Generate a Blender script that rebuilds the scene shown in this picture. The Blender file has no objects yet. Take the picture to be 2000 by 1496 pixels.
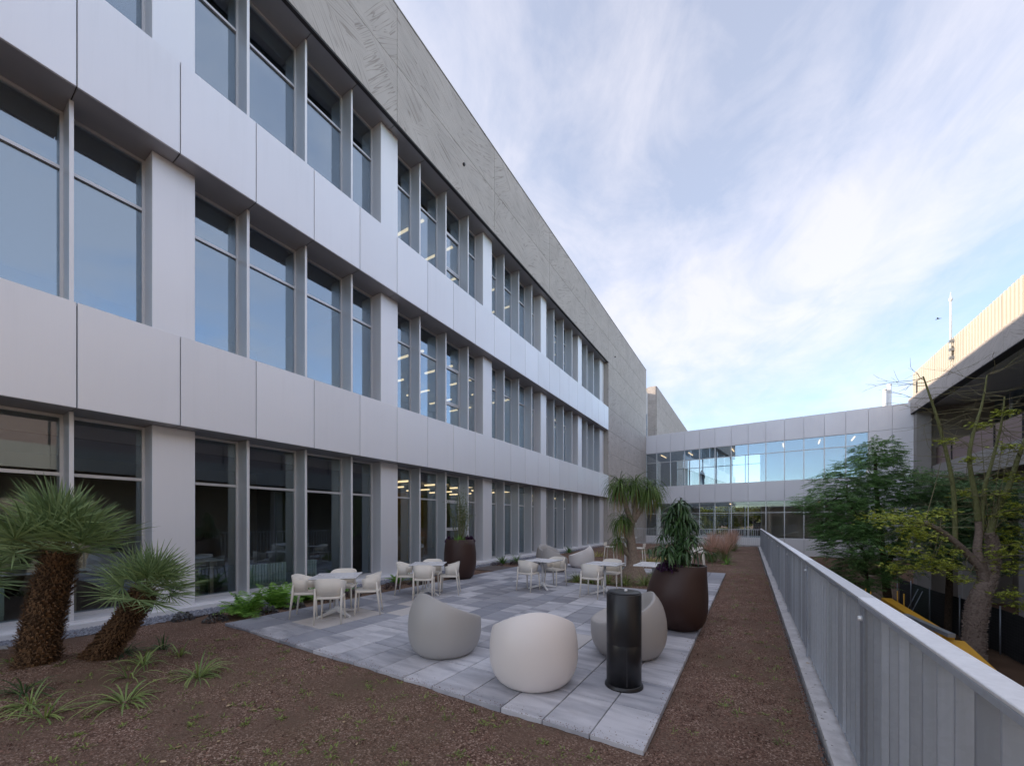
import bpy, math, random
import numpy as np
from mathutils import Vector, Matrix

random.seed(7)
rng = np.random.default_rng(11)
R = math.radians
S = bpy.context.scene
COL = S.collection

# ------------------------------------------------------------------ camera, sky, sun, exposure
cam_d = bpy.data.cameras.new('camera')
cam = bpy.data.objects.new('camera', cam_d)
COL.objects.link(cam)
cam.location = (0, 0, 1.6)
cam.rotation_euler = (R(90), 0, math.atan(464 / 750))
cam_d.sensor_width = 36.0
cam_d.lens = 13.5
cam_d.shift_y = 0.135
cam_d.clip_start = 0.05
cam_d.clip_end = 6000
S.camera = cam

SUN_EL = 17.4
SUN_TO = Vector((-math.cos(R(25)), -math.sin(R(25)), 0)).normalized()   # towards the sun, on plan
sun_dir = Vector((SUN_TO.x * math.cos(R(SUN_EL)), SUN_TO.y * math.cos(R(SUN_EL)), math.sin(R(SUN_EL))))
sd = bpy.data.lights.new('sun', 'SUN')
sd.energy = 2.6
sd.angle = R(0.5)
sd.color = (1.0, 0.80, 0.58)
sun = bpy.data.objects.new('sun', sd)
COL.objects.link(sun)
sun.rotation_euler = sun_dir.to_track_quat('Z', 'Y').to_euler()
sun.location = sun_dir * 60

world = bpy.data.worlds.new('World')
S.world = world
world.use_nodes = True
nt = world.node_tree
nt.nodes.clear()
N = nt.nodes.new
L = nt.links.new
wo = N('ShaderNodeOutputWorld')
bg = N('ShaderNodeBackground')
sky = N('ShaderNodeTexSky')
sky.sky_type = 'NISHITA'
sky.sun_disc = False
sky.sun_elevation = R(SUN_EL)
sky.sun_rotation = math.atan2(SUN_TO.x, SUN_TO.y)
sky.air_density = 0.85
sky.dust_density = 0.5
sky.ozone_density = 1.6
tc = N('ShaderNodeTexCoord')
sep = N('ShaderNodeSeparateXYZ')
L(tc.outputs['Generated'], sep.inputs[0])
def wmath(op, a, b=None, c=None, clamp=False):
    n = N('ShaderNodeMath'); n.operation = op; n.use_clamp = clamp
    for i, x in enumerate((a, b, c)):
        if x is None: continue
        if isinstance(x, (int, float)): n.inputs[i].default_value = x
        else: L(x, n.inputs[i])
    return n.outputs[0]
zz = wmath('ADD', wmath('MAXIMUM', sep.outputs[2], 0.0), 0.16)
comb = N('ShaderNodeCombineXYZ')
L(wmath('DIVIDE', sep.outputs[0], zz), comb.inputs[0])
L(wmath('DIVIDE', sep.outputs[1], zz), comb.inputs[1])
mp = N('ShaderNodeMapping')
mp0 = N('ShaderNodeMapping'); mp0.inputs['Rotation'].default_value = (0, 0, R(-104))
L(comb.outputs[0], mp0.inputs[0])
mp.inputs['Scale'].default_value = (0.80, 1.12, 1.0)
mp.inputs['Location'].default_value = (-2.77, -4.26, 0)
L(mp0.outputs[0], mp.inputs[0])
n1 = N('ShaderNodeTexNoise'); n1.inputs['Scale'].default_value = 0.75; n1.inputs['Detail'].default_value = 9
n1.inputs['Roughness'].default_value = 0.60; n1.inputs['Distortion'].default_value = 0.35
L(mp.outputs[0], n1.inputs['Vector'])
n2 = N('ShaderNodeTexNoise'); n2.inputs['Scale'].default_value = 3.6; n2.inputs['Detail'].default_value = 8
n2.inputs['Roughness'].default_value = 0.62; n2.inputs['Distortion'].default_value = 0.8
L(mp.outputs[0], n2.inputs['Vector'])
cl = wmath('ADD', wmath('MULTIPLY', n1.outputs[0], 0.72), wmath('MULTIPLY', n2.outputs[0], 0.28))
cr = N('ShaderNodeValToRGB')
cr.color_ramp.elements[0].position = 0.42; cr.color_ramp.elements[0].color = (0.42, 0.42, 0.42, 1)
cr.color_ramp.elements[1].position = 0.58; cr.color_ramp.elements[1].color = (0.92, 0.92, 0.92, 1)
L(cl, cr.inputs[0])
deck = wmath('MULTIPLY', wmath('SUBTRACT', wmath('ADD', sep.outputs[2], wmath('MULTIPLY', n1.outputs[0], 0.5)), 0.36), 3.6, clamp=True)    # the cloud deck thins out towards the horizon
hz = wmath('MULTIPLY', cr.outputs[0], wmath('ADD', wmath('MULTIPLY', deck, 0.8), 0.2), clamp=True)
mix = N('ShaderNodeMix'); mix.data_type = 'RGBA'
L(hz, mix.inputs['Factor'])
L(sky.outputs[0], mix.inputs['A'])
cadd = N('ShaderNodeMix'); cadd.data_type = 'RGBA'; cadd.blend_type = 'ADD'      # thin cloud passes some of the sky's own light
cadd.inputs['Factor'].default_value = 0.22
cadd.inputs['A'].default_value = (2.66, 2.53, 2.64, 1)
L(sky.outputs[0], cadd.inputs['B'])
L(cadd.outputs['Result'], mix.inputs['B'])
L(mix.outputs['Result'], bg.inputs['Color'])
bg.inputs['Strength'].default_value = 0.135
L(bg.outputs[0], wo.inputs[0])

S.view_settings.view_transform = 'Standard'
S.view_settings.look = 'None'
S.view_settings.gamma = 1
S.view_settings.use_curve_mapping = False
S.view_settings.exposure = 1.38
S.cycles.use_denoising = True
S.cycles.max_bounces = 8
S.cycles.diffuse_bounces = 4
S.cycles.glossy_bounces = 4
S.cycles.transparent_max_bounces = 24
S.cycles.transmission_bounces = 4
S.cycles.sample_clamp_indirect = 6.0
S.cycles.caustics_reflective = False
S.cycles.caustics_refractive = False

# ------------------------------------------------------------------ helpers
class MB:
    def __init__(s): s.v = []; s.f = []
    def add(s, vs, fs):
        n = len(s.v); s.v.extend([tuple(p) for p in vs]); s.f.extend([tuple(i + n for i in f) for f in fs])
    def box(s, x0, x1, y0, y1, z0, z1):
        s.add([(x0,y0,z0),(x1,y0,z0),(x1,y1,z0),(x0,y1,z0),(x0,y0,z1),(x1,y0,z1),(x1,y1,z1),(x0,y1,z1)],
              [(0,3,2,1),(4,5,6,7),(0,1,5,4),(1,2,6,5),(2,3,7,6),(3,0,4,7)])
    def obox(s, a, b, w, h, up=(0,0,1)):          # bar from a to b with cross-section w x h
        a = Vector(a); b = Vector(b); d = (b - a).normalized(); u = Vector(up)
        if abs(d.dot(u)) > .98: u = Vector((1,0,0))
        x = d.cross(u).normalized() * w / 2; y = x.cross(d).normalized() * h / 2
        vs = [p + i * x + j * y for p in (a, b) for i, j in ((-1,-1),(1,-1),(1,1),(-1,1))]
        s.add(vs, [(0,3,2,1),(4,5,6,7),(0,1,5,4),(1,2,6,5),(2,3,7,6),(3,0,4,7)])
    def tube(s, pts, rads, seg=8, cap=True):
        pts = [Vector(p) for p in pts]; n = len(pts)
        if isinstance(rads, (int, float)): rads = [rads] * n
        vs = []; up = Vector((0.13, 0.21, 1)); 
        d0 = (pts[1] - pts[0]).normalized()
        if abs(d0.dot(up.normalized())) > .95: up = Vector((1, .1, 0))
        x = d0.cross(up).normalized()
        for i, p in enumerate(pts):
            d = (pts[min(i+1, n-1)] - pts[max(i-1, 0)]).normalized()
            x = (x - d * x.dot(d)).normalized(); y = d.cross(x)
            for k in range(seg):
                a = 2 * math.pi * k / seg
                vs.append(p + (x * math.cos(a) + y * math.sin(a)) * rads[i])
        fs = [(i*seg+k, i*seg+(k+1)%seg, (i+1)*seg+(k+1)%seg, (i+1)*seg+k) for i in range(n-1) for k in range(seg)]
        if cap: fs += [tuple(range(seg-1, -1, -1)), tuple((n-1)*seg+k for k in range(seg))]
        s.add(vs, fs)
    def rings(s, rs, close_bottom=True, close_top=True):   # list of rings of equal length
        seg = len(rs[0]); vs = [p for r in rs for p in r]
        fs = [(i*seg+k, i*seg+(k+1)%seg, (i+1)*seg+(k+1)%seg, (i+1)*seg+k) for i in range(len(rs)-1) for k in range(seg)]
        if close_bottom: fs.append(tuple(range(seg-1, -1, -1)))
        if close_top: fs.append(tuple((len(rs)-1)*seg+k for k in range(seg)))
        s.add(vs, fs)
    def lathe(s, prof, seg=24, c=(0,0), top=True, bottom=True):
        s.rings([[(c[0]+r*math.cos(2*math.pi*k/seg), c[1]+r*math.sin(2*math.pi*k/seg), z) for k in range(seg)] for r, z in prof], bottom, top)
    def blade(s, p, d, side, L_, W_, droop=0.3, n=4, taper=0.12, fold=0.0, wbase=0.5):
        p = Vector(p); d = Vector(d).normalized(); side = Vector(side).normalized()
        vs = []; step = L_ / n; q = p.copy(); dd = d.copy()
        for i in range(n + 1):
            t = i / n
            w = W_ * (wbase + (1-wbase)*min(1, t*3)) * (1 if t < .5 else 1 - (1-taper) * ((t-.5)/.5)**1.3) / 2
            up = side.cross(dd)
            vs += [q - side * w - up*fold*w, q + side * w - up*fold*w]
            dd = (dd + Vector((0, 0, -droop / n * (1 + t)))).normalized()
            q = q + dd * step
        s.add(vs, [(2*i, 2*i+1, 2*i+3, 2*i+2) for i in range(n)])
    def mesh(s, name):
        me = bpy.data.meshes.new(name); me.from_pydata(s.v, [], s.f); me.update(); return me
    def build(s, name, mat, parent=None, smooth=False, world=True):
        me = s.mesh(name); 
        if mat: me.materials.append(mat)
        if smooth: me.shade_smooth()
        return link(name, me, parent, world)

def link(name, me, parent=None, world=False, loc=None):
    o = bpy.data.objects.new(name, me); COL.objects.link(o)
    if parent is not None:
        o.parent = parent
        if world: o.location = -Vector(parent_world(parent))
    if loc is not None: o.location = Vector(loc) - (Vector(parent_world(parent)) if (parent is not None and world) else Vector((0,0,0)))
    return o

PW = {}
def parent_world(p):
    v = Vector(p.location)
    q = p.parent
    while q is not None:
        v += q.location; q = q.parent
    return v

def thing(name, label, cat, loc=(0,0,0), rz=0.0, group=None):
    o = bpy.data.objects.new(name, None); COL.objects.link(o)
    o.empty_display_size = 0.1
    o.location = loc; o.rotation_euler = (0, 0, rz)
    return tag(o, label, cat, group)
def tag(o, label=None, cat=None, group=None, kind=None):
    if label: o['label'] = label
    if cat: o['category'] = cat
    if group: o['group'] = group
    if kind: o['kind'] = kind
    return o
def copy_tree(o, parent=None):
    c = o.copy(); COL.objects.link(c); c.parent = parent
    for ch in [x for x in bpy.data.objects if x.parent == o]: copy_tree(ch, c)
    return c
KIDS = {}
def copy_thing(root, kids, loc, rz, label, group=None, scale=None):
    r = root.copy(); COL.objects.link(r); r.location = loc; r.rotation_euler = (0, 0, rz); r['label'] = label
    if group: r['group'] = group
    if scale: r.scale = scale
    m = {root: r}
    for k in kids:
        c = k.copy(); COL.objects.link(c); c.parent = m[k.parent]; m[k] = c
    return r

BOXES = {}
def cbox(dx, dy, dz, mat, ch=0.004):
    """chamfered box mesh centred on the origin, shared between equal pieces"""
    key = (round(dx,3), round(dy,3), round(dz,3), mat.name, ch)
    if key in BOXES: return BOXES[key]
    hx, hy, hz_ = dx/2, dy/2, dz/2
    c = min(ch, hx*.4, hy*.4, hz_*.4)
    vs = []; idx = {}
    for sx in (-1,1):
        for sy in (-1,1):
            for sz in (-1,1):
                for ax in range(3):
                    p = [sx*(hx - (0 if ax==0 else c)), sy*(hy - (0 if ax==1 else c)), sz*(hz_ - (0 if ax==2 else c))]
                    idx[(sx,sy,sz,ax)] = len(vs); vs.append(p)
    fs = []
    for ax in range(3):
        o1, o2 = [a for a in range(3) if a != ax]
        for sgn in (-1,1):
            q = []
            for a, b in ((-1,-1),(1,-1),(1,1),(-1,1)):
                k = [0,0,0]; k[ax]=sgn; k[o1]=a; k[o2]=b; q.append(idx[(k[0],k[1],k[2],ax)])
            fs.append(q)
    for ax in range(3):                       # edges along ax
        o1, o2 = [a for a in range(3) if a != ax]
        for a in (-1,1):
            for b in (-1,1):
                def K(t, f):
                    k=[0,0,0]; k[ax]=t; k[o1]=a; k[o2]=b; return idx[(k[0],k[1],k[2],f)]
                fs.append([K(-1,o1),K(1,o1),K(1,o2),K(-1,o2)])
    for sx in (-1,1):
        for sy in (-1,1):
            for sz in (-1,1): fs.append([idx[(sx,sy,sz,0)],idx[(sx,sy,sz,1)],idx[(sx,sy,sz,2)]])
    import bmesh
    bm = bmesh.new(); bv = [bm.verts.new(v) for v in vs]
    for f in fs: bm.faces.new([bv[i] for i in f])
    bmesh.ops.recalc_face_normals(bm, faces=bm.faces)
    me = bpy.data.meshes.new('piece'); bm.to_mesh(me); bm.free(); me.materials.append(mat)
    BOXES[key] = me
    return me
def pbox(name, x0, x1, y0, y1, z0, z1, mat, parent=None, ch=0.004):
    me = cbox(x1-x0, y1-y0, z1-z0, mat, ch)
    o = bpy.data.objects.new(name, me); COL.objects.link(o)
    o.location = ((x0+x1)/2, (y0+y1)/2, (z0+z1)/2)
    if parent is not None:
        o.parent = parent
        if parent.rotation_euler.z == 0: o.location -= parent_world(parent)
    return o

def mesh_np(name, V, F, mat, smooth=False):
    """V (n,3), F (m,k) constant k"""
    V = np.asarray(V, dtype=np.float32); F = np.asarray(F, dtype=np.int32)
    me = bpy.data.meshes.new(name)
    me.vertices.add(len(V)); me.vertices.foreach_set('co', V.ravel())
    k = F.shape[1]
    me.loops.add(F.size); me.loops.foreach_set('vertex_index', F.ravel())
    me.polygons.add(len(F))
    me.polygons.foreach_set('loop_start', np.arange(0, F.size, k, dtype=np.int32))
    me.polygons.foreach_set('loop_total', np.full(len(F), k, dtype=np.int32))
    me.update(calc_edges=True); me.validate()
    if mat: me.materials.append(mat)
    if smooth: me.shade_smooth()
    return me
def leaf_mesh(name, P, D, Sd, Ln, Wd, mat, droop=0.25):
    """many leaves, each two quads bent in the middle"""
    P = np.asarray(P); D = D/np.linalg.norm(D,axis=1,keepdims=True)
    Sd = Sd - D*np.sum(Sd*D,axis=1,keepdims=True); Sd = Sd/np.maximum(np.linalg.norm(Sd,axis=1,keepdims=True),1e-6)
    Ln = np.asarray(Ln)[:,None]; Wd = np.asarray(Wd)[:,None]
    M = P + D*Ln*0.45; T = P + D*Ln; T[:,2] -= (Ln[:,0]*droop); 
    V = np.stack([P, M+Sd*Wd/2, T, M-Sd*Wd/2], axis=1).reshape(-1,3)
    n = len(P); b = (np.arange(n)*4)[:,None]
    F = np.concatenate([b+np.array([[0,1,2]]), b+np.array([[0,2,3]])],axis=0)
    return mesh_np(name, V, F, mat)
def rand_dirs(n):
    v = rng.normal(size=(n,3)); return v/np.linalg.norm(v,axis=1,keepdims=True)
def smooth_path(pts, n=5):
    pts = [Vector(p) for p in pts]; out = []
    for i in range(len(pts)-1):
        p0 = pts[max(i-1,0)]; p1 = pts[i]; p2 = pts[i+1]; p3 = pts[min(i+2,len(pts)-1)]
        for k in range(n):
            t = k/n
            out.append(0.5*((2*p1)+(p2-p0)*t+(2*p0-5*p1+4*p2-p3)*t*t+(3*p1-p0-3*p2+p3)*t**3))
    out.append(pts[-1]); return out
def lerp_list(vals, n):
    xs = np.linspace(0, len(vals)-1, n); return list(np.interp(xs, range(len(vals)), vals))

# ------------------------------------------------------------------ materials
class NT:
    def __init__(s, name):
        s.m = bpy.data.materials.new(name); s.m.use_nodes = True; s.t = s.m.node_tree
        s.t.nodes.clear(); s.out = s.n('ShaderNodeOutputMaterial')
    def n(s, k, **kw):
        x = s.t.nodes.new(k)
        for a, b in kw.items():
            if a.startswith('i_'):
                key = a[2:]; key = int(key) if key.isdigit() else key.replace('_', ' ')
                x.inputs[key].default_value = b
            else: setattr(x, a, b)
        return x
    def l(s, a, b): s.t.links.new(a, b)
    def math(s, op, a, b=None, clamp=False):
        n = s.n('ShaderNodeMath'); n.operation = op; n.use_clamp = clamp
        for i, x in enumerate((a, b)):
            if x is None: continue
            if isinstance(x, (int, float)): n.inputs[i].default_value = x
            else: s.l(x, n.inputs[i])
        return n.outputs[0]
    def coords(s, scale=(1,1,1), kind='Object', rot=(0,0,0), rand=False):
        tc = s.n('ShaderNodeTexCoord'); mp = s.n('ShaderNodeMapping')
        mp.inputs['Scale'].default_value = scale; mp.inputs['Rotation'].default_value = rot
        s.l(tc.outputs[kind], mp.inputs[0])
        if rand:
            oi = s.n('ShaderNodeObjectInfo'); ad = s.n('ShaderNodeVectorMath'); ad.operation = 'ADD'
            cb = s.n('ShaderNodeCombineXYZ')
            s.l(s.math('MULTIPLY', oi.outputs['Random'], 37.0), cb.inputs[0]); s.l(s.math('MULTIPLY', oi.outputs['Random'], 91.0), cb.inputs[1])
            s.l(mp.outputs[0], ad.inputs[0]); s.l(cb.outputs[0], ad.inputs[1]); return ad.outputs[0]
        return mp.outputs[0]
    def noise(s, vec, scale, detail=4, rough=.55, dist=0.0):
        n = s.n('ShaderNodeTexNoise', i_Scale=scale, i_Detail=detail, i_Roughness=rough, i_Distortion=dist); s.l(vec, n.inputs['Vector']); return n.outputs[0]
    def ramp(s, fac, stops):
        r = s.n('ShaderNodeValToRGB'); e = r.color_ramp.elements
        while len(e) < len(stops): e.new(.5)
        for k, (p, c) in enumerate(stops):
            e[k].position = p; e[k].color = (c[0], c[1], c[2], 1) if len(c) == 3 else c
        s.l(fac, r.inputs[0]); return r.outputs[0]
    def mixc(s, fac, a, b, mode='MIX'):
        m = s.n('ShaderNodeMix', data_type='RGBA', blend_type=mode)
        for k, x in (('Factor', fac), ('A', a), ('B', b)):
            if isinstance(x, (int, float)): m.inputs[k].default_value = x
            elif isinstance(x, tuple): m.inputs[k].default_value = (x[0], x[1], x[2], 1)
            else: s.l(x, m.inputs[k])
        return m.outputs['Result']
    def bump(s, h, strength=.3, dist=.01):
        b = s.n('ShaderNodeBump', i_Strength=strength, i_Distance=dist); s.l(h, b.inputs['Height']); return b.outputs[0]
    def principled(s, color, rough=.6, metal=0.0, normal=None, spec=.5, **kw):
        p = s.n('ShaderNodeBsdfPrincipled')
        for k, x in (('Base Color', color), ('Roughness', rough), ('Metallic', metal), ('Specular IOR Level', spec)):
            if isinstance(x, (int, float)): p.inputs[k].default_value = x
            elif isinstance(x, tuple): p.inputs[k].default_value = (x[0], x[1], x[2], 1)
            else: s.l(x, p.inputs[k])
        if normal is not None: s.l(normal, p.inputs['Normal'])
        for k, x in kw.items(): p.inputs[k.replace('_', ' ')].default_value = x
        s.l(p.outputs[0], s.out.inputs[0]); return p

def plain(name, c, rough=.6, metal=0.0, var=.06, scale=6.0, bump=0.0, spec=.5):
    t = NT(name); v = t.coords(rand=True); n = t.noise(v, scale, 5)
    oi = t.n('ShaderNodeObjectInfo')
    f = t.math('ADD', t.math('MULTIPLY', t.math('SUBTRACT', n, .5), var*2.5), t.math('ADD', t.math('MULTIPLY', t.math('SUBTRACT', oi.outputs['Random'], .5), var), 1.0))
    mul = t.mixc(1.0, c, (1,1,1), 'MULTIPLY')
    cb = t.n('ShaderNodeCombineColor'); [t.l(f, cb.inputs[k]) for k in range(3)]
    col = t.mixc(1.0, c, cb.outputs[0], 'MULTIPLY')
    nm = t.bump(t.noise(v, scale*14, 3), bump, .01) if bump else None
    rr = t.math('ADD', t.math('MULTIPLY', t.math('SUBTRACT', t.noise(v, scale*.7, 3), .5), .15), rough)
    t.principled(col, rr, metal, nm, spec); return t.m

def silver_mat(name, c=(.82,.825,.865), metal=.38, rough=.52):
    t = NT(name); v = t.coords(rand=True); vs = t.coords((60,60,.5), rand=True)
    br = t.noise(vs, 4, 3, .6); big = t.noise(v, .8, 3)
    oi = t.n('ShaderNodeObjectInfo')
    f = t.math('ADD', t.math('MULTIPLY', t.math('SUBTRACT', br, .5), .05), t.math('ADD', t.math('MULTIPLY', t.math('SUBTRACT', oi.outputs['Random'], .5), .045), 1.0))
    cb = t.n('ShaderNodeCombineColor'); [t.l(f, cb.inputs[k]) for k in range(3)]
    col = t.mixc(1.0, c, cb.outputs[0], 'MULTIPLY')
    drip = t.noise(t.coords((9,9,.35), rand=True), 1.0, 4, .6)
    dust = t.ramp(t.math('MULTIPLY', drip, t.math('ADD', big, .35)), [(.46,(0,0,0)),(.62,(1,1,1))])
    col = t.mixc(t.math('MULTIPLY', dust, .05), col, tuple(x*.62 for x in c))
    rr = t.math('ADD', t.math('MULTIPLY', t.math('SUBTRACT', big, .5), .22), rough)
    t.principled(col, rr, metal, t.bump(t.noise(v, .9, 2), .10, .05)); return t.m

def concrete_mat(name, c=(.53,.49,.465), axis='X', line=.8):
    """board panels hatched with fine scored lines running in changing directions"""
    t = NT(name); v = t.coords(rand=True)
    vor = t.n('ShaderNodeTexVoronoi', i_Scale=.8, i_Randomness=1.0); vor.distance = 'MANHATTAN'
    vd = t.n('ShaderNodeVectorMath'); vd.operation = 'ADD'
    nz = t.n('ShaderNodeTexNoise', i_Scale=.8, i_Detail=2.0); t.l(v, nz.inputs['Vector'])
    t.l(v, vd.inputs[0]); t.l(nz.outputs['Color'], vd.inputs[1]); t.l(vd.outputs[0], vor.inputs['Vector'])
    sp = t.n('ShaderNodeSeparateColor'); t.l(vor.outputs['Color'], sp.inputs[0])
    ang = t.math('MULTIPLY', t.math('SUBTRACT', sp.outputs[0], .5), 2.2)
    vr = t.n('ShaderNodeVectorRotate', rotation_type=axis + '_AXIS'); t.l(v, vr.inputs['Vector']); t.l(ang, vr.inputs['Angle'])
    st = t.n('ShaderNodeMapping'); st.inputs['Scale'].default_value = (2.0, .55, 13.0); t.l(vr.outputs[0], st.inputs[0])
    nl = t.noise(st.outputs[0], 1.0, 1, .4, .0)
    ln = t.ramp(t.math('ABSOLUTE', t.math('SUBTRACT', nl, .5)), [(0.0,(0,0,0)),(.032,(1,1,1)),(1,(1,1,1))])
    cloud = t.noise(v, 1.1, 6, .6); fine = t.noise(v, 45, 3)
    base = t.mixc(cloud, tuple(x*.78 for x in c), tuple(x*1.2 for x in c))
    base = t.mixc(t.math('MULTIPLY', fine, .25), base, tuple(x*.7 for x in c))
    dark = t.mixc(1.0, base, (.56,.53,.51), 'MULTIPLY')
    lf = t.mixc(line, (1,1,1), ln)
    col = t.mixc(lf, dark, base)
    h = t.math('ADD', ln, t.math('MULTIPLY', fine, .15))
    t.principled(col, .85, 0, t.bump(h, .35, .01), .25); return t.m

def glass_mat(name, tint=(.68,.74,.75), refl=.27, power=3.0, col=(.72,.86,1.0)):
    t = NT(name); tr = t.n('ShaderNodeBsdfTransparent'); tr.inputs[0].default_value = (*tint, 1)
    gl = t.n('ShaderNodeBsdfGlossy'); gl.inputs['Color'].default_value = (*col, 1); gl.inputs['Roughness'].default_value = 0.0
    v = t.coords(rand=True); t.l(t.bump(t.noise(v, .55, 1), .012, .1), gl.inputs['Normal'])
    lw = t.n('ShaderNodeLayerWeight'); lw.inputs[0].default_value = .5
    f = t.math('ADD', t.math('MULTIPLY', t.math('POWER', lw.outputs['Facing'], power), .8), refl, clamp=True)
    mx = t.n('ShaderNodeMixShader'); t.l(f, mx.inputs[0]); t.l(tr.outputs[0], mx.inputs[1]); t.l(gl.outputs[0], mx.inputs[2])
    t.l(mx.outputs[0], t.out.inputs[0]); return t.m

def leaf_mat(name, dark, light, trans=.25, rough=.45, spec=.4, tip=None):
    t = NT(name); g = t.n('ShaderNodeNewGeometry'); oi = t.n('ShaderNodeObjectInfo')
    v = t.coords(); n = t.noise(v, 1.6, 3)
    f = t.math('ADD', t.math('MULTIPLY', g.outputs['Random Per Island'], .6), t.math('MULTIPLY', n, .4))
    stops = [(0.15, dark), (.85, light)]
    if tip: stops.append((.97, tip))
    col = t.ramp(f, stops)
    p = t.principled(col, rough, 0, None, spec)
    if trans:
        tl = t.n('ShaderNodeBsdfTranslucent'); t.l(col, tl.inputs[0])
        mx = t.n('ShaderNodeMixShader', i_0=trans); t.l(p.outputs[0], mx.inputs[1]); t.l(tl.outputs[0], mx.inputs[2]); t.l(mx.outputs[0], t.out.inputs[0])
    return t.m

def bark_mat(name, a, b, sc=(3,3,1.2), bump=.6, scale=9):
    t = NT(name); v = t.coords(sc); n = t.noise(v, scale, 7, .65, .4)
    col = t.ramp(n, [(.3, a), (.7, b)]); t.principled(col, .9, 0, t.bump(n, bump, .02), .2); return t.m

def emit_mat(name, c, s):
    t = NT(name); e = t.n('ShaderNodeEmission'); e.inputs[0].default_value = (*c, 1); e.inputs[1].default_value = s
    t.l(e.outputs[0], t.out.inputs[0]); return t.m

def tile_mat(name, a, b, streak=1.0):
    """cast paver shaded between two tones across its width"""
    t = NT(name); v = t.coords((1.1, 5.0, 1), rand=True); v2 = t.coords(rand=True)
    st = t.noise(v, 1.1, 4, .55, .5); fine = t.noise(v2, 160, 2); mid = t.noise(v2, 7, 4)
    oi = t.n('ShaderNodeObjectInfo')
    f = t.math('ADD', t.math('MULTIPLY', t.math('SUBTRACT', st, .5), 1.9*streak), t.math('ADD', t.math('MULTIPLY', t.math('SUBTRACT', oi.outputs['Random'], .5), .45), .55))
    col = t.ramp(f, [(.08, a), (.92, b)])
    col = t.mixc(t.math('MULTIPLY', fine, .35), col, tuple(x*.55 for x in a))
    stain = t.ramp(mid, [(.55,(0,0,0)),(.75,(1,1,1))])
    col = t.mixc(t.math('MULTIPLY', stain, .18), col, (.34,.30,.28))
    t.principled(col, .82, 0, t.bump(t.math('ADD', fine, t.math('MULTIPLY', mid, .6)), .35, .003), .3); return t.m

def soil_mat():
    t = NT('soil'); v = t.coords()
    vo = t.n('ShaderNodeTexVoronoi', i_Scale=95.0); t.l(v, vo.inputs['Vector'])
    sp = t.n('ShaderNodeSeparateColor'); t.l(vo.outputs['Color'], sp.inputs[0])
    big = t.noise(v, 1.3, 5); patch = t.noise(v, .35, 3)
    col = t.ramp(sp.outputs[0], [(0,(.085,.050,.038)),(.45,(.185,.110,.082)),(.8,(.30,.195,.15)),(1,(.56,.42,.34))])
    col = t.mixc(t.ramp(big, [(.4,(0,0,0)),(.68,(1,1,1))]), col, (.175,.118,.088))
    col = t.mixc(t.math('MULTIPLY', t.ramp(patch, [(.48,(0,0,0)),(.7,(1,1,1))]), .35), col, (.16,.125,.075))
    h = t.math('ADD', vo.outputs['Distance'], t.math('MULTIPLY', big, .8))
    t.principled(col, .95, 0, t.bump(h, .8, .012), .15); return t.m

M = {}
M['silver'] = silver_mat('anodised_silver')
M['silver_side'] = silver_mat('silver_fin', (.68,.71,.75), .55, .42)
M['silver_white'] = silver_mat('silver_edge', (.80,.80,.83), .25, .45)
M['backing'] = plain('joint_backing', (.045,.045,.05), .8)
M['soffit'] = plain('soffit_metal', (.42,.42,.45), .45, .3, .04)
M['concrete'] = concrete_mat('scored_concrete')
M['concrete_far'] = concrete_mat('scored_concrete_pale', (.52,.475,.45))
M['conc_plain'] = plain('plain_concrete', (.34,.33,.32), .85, 0, .10, 2.0, .25, .25)
M['white_wall'] = plain('white_render', (.72,.72,.73), .7, 0, .05, 1.5)
M['kerb'] = None
M['plinth'] = plain('white_plinth', (.70,.70,.73), .6, 0, .07, 2.0, .1)
M['glass'] = glass_mat('window_glass')
M['glass_bridge'] = glass_mat('bridge_glass', (.90,.93,.93), .28, 3.0)
M['glass_ground'] = glass_mat('ground_floor_glass', (.76,.80,.80), .12, 3.0)
M['glass_bridge_low'] = glass_mat('bridge_lower_glass', (.93,.95,.95), .08, 3.0)
M['glass_far'] = glass_mat('back_glass', (.96,.98,.98), .02, 4.0)
M['frame'] = plain('window_frame', (.66,.67,.70), .4, .4, .03)
M['int_wall'] = plain('interior_wall', (.48,.45,.42), .8, 0, .06, 1.0)
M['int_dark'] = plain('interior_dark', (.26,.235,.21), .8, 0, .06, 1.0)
M['int_floor'] = plain('interior_floor', (.22,.22,.225), .5, 0, .06, 1.0)
M['int_ceil'] = plain('interior_ceiling', (.40,.40,.40), .8, 0, .04, 1.0)
M['int_tan'] = plain('interior_tan', (.60,.50,.40), .7, 0, .06, 1.0)
M['lamp'] = emit_mat('lamp_strip', (1.0,.70,.38), .95)
M['soil'] = soil_mat()
M['tile'] = tile_mat('paver_grey', (.32,.33,.375), (.74,.735,.77))
M['tile_dark'] = tile_mat('paver_dark', (.24,.245,.28), (.46,.465,.505), .8)
M['tile_blue'] = tile_mat('paver_blue', (.26,.275,.325), (.45,.46,.51), .5)
M['tile_beige'] = tile_mat('paver_beige', (.56,.53,.51), (.70,.665,.645), .4)
M['tile_brown'] = tile_mat('paver_brown', (.12,.10,.095), (.20,.17,.16), .5)
M['galv'] = None
M['shell'] = plain('greige_shell', (.43,.415,.40), .42, 0, .03, 2.0, .02)
M['shell_light'] = plain('pale_shell', (.82,.765,.73), .42, 0, .03, 2.0, .02)
M['shell_dark'] = plain('taupe_shell', (.41,.385,.365), .42, 0, .03, 2.0, .02)
M['chair'] = plain('cream_plastic', (.84,.79,.71), .5, 0, .03, 3.0, .02)
M['table_top'] = plain('white_laminate', (.90,.90,.92), .28, 0, .02, 3.0)
M['table_edge'] = plain('dark_core', (.05,.05,.05), .5)
M['white_metal'] = plain('white_metal', (.80,.80,.80), .4, 0, .03)
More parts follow.
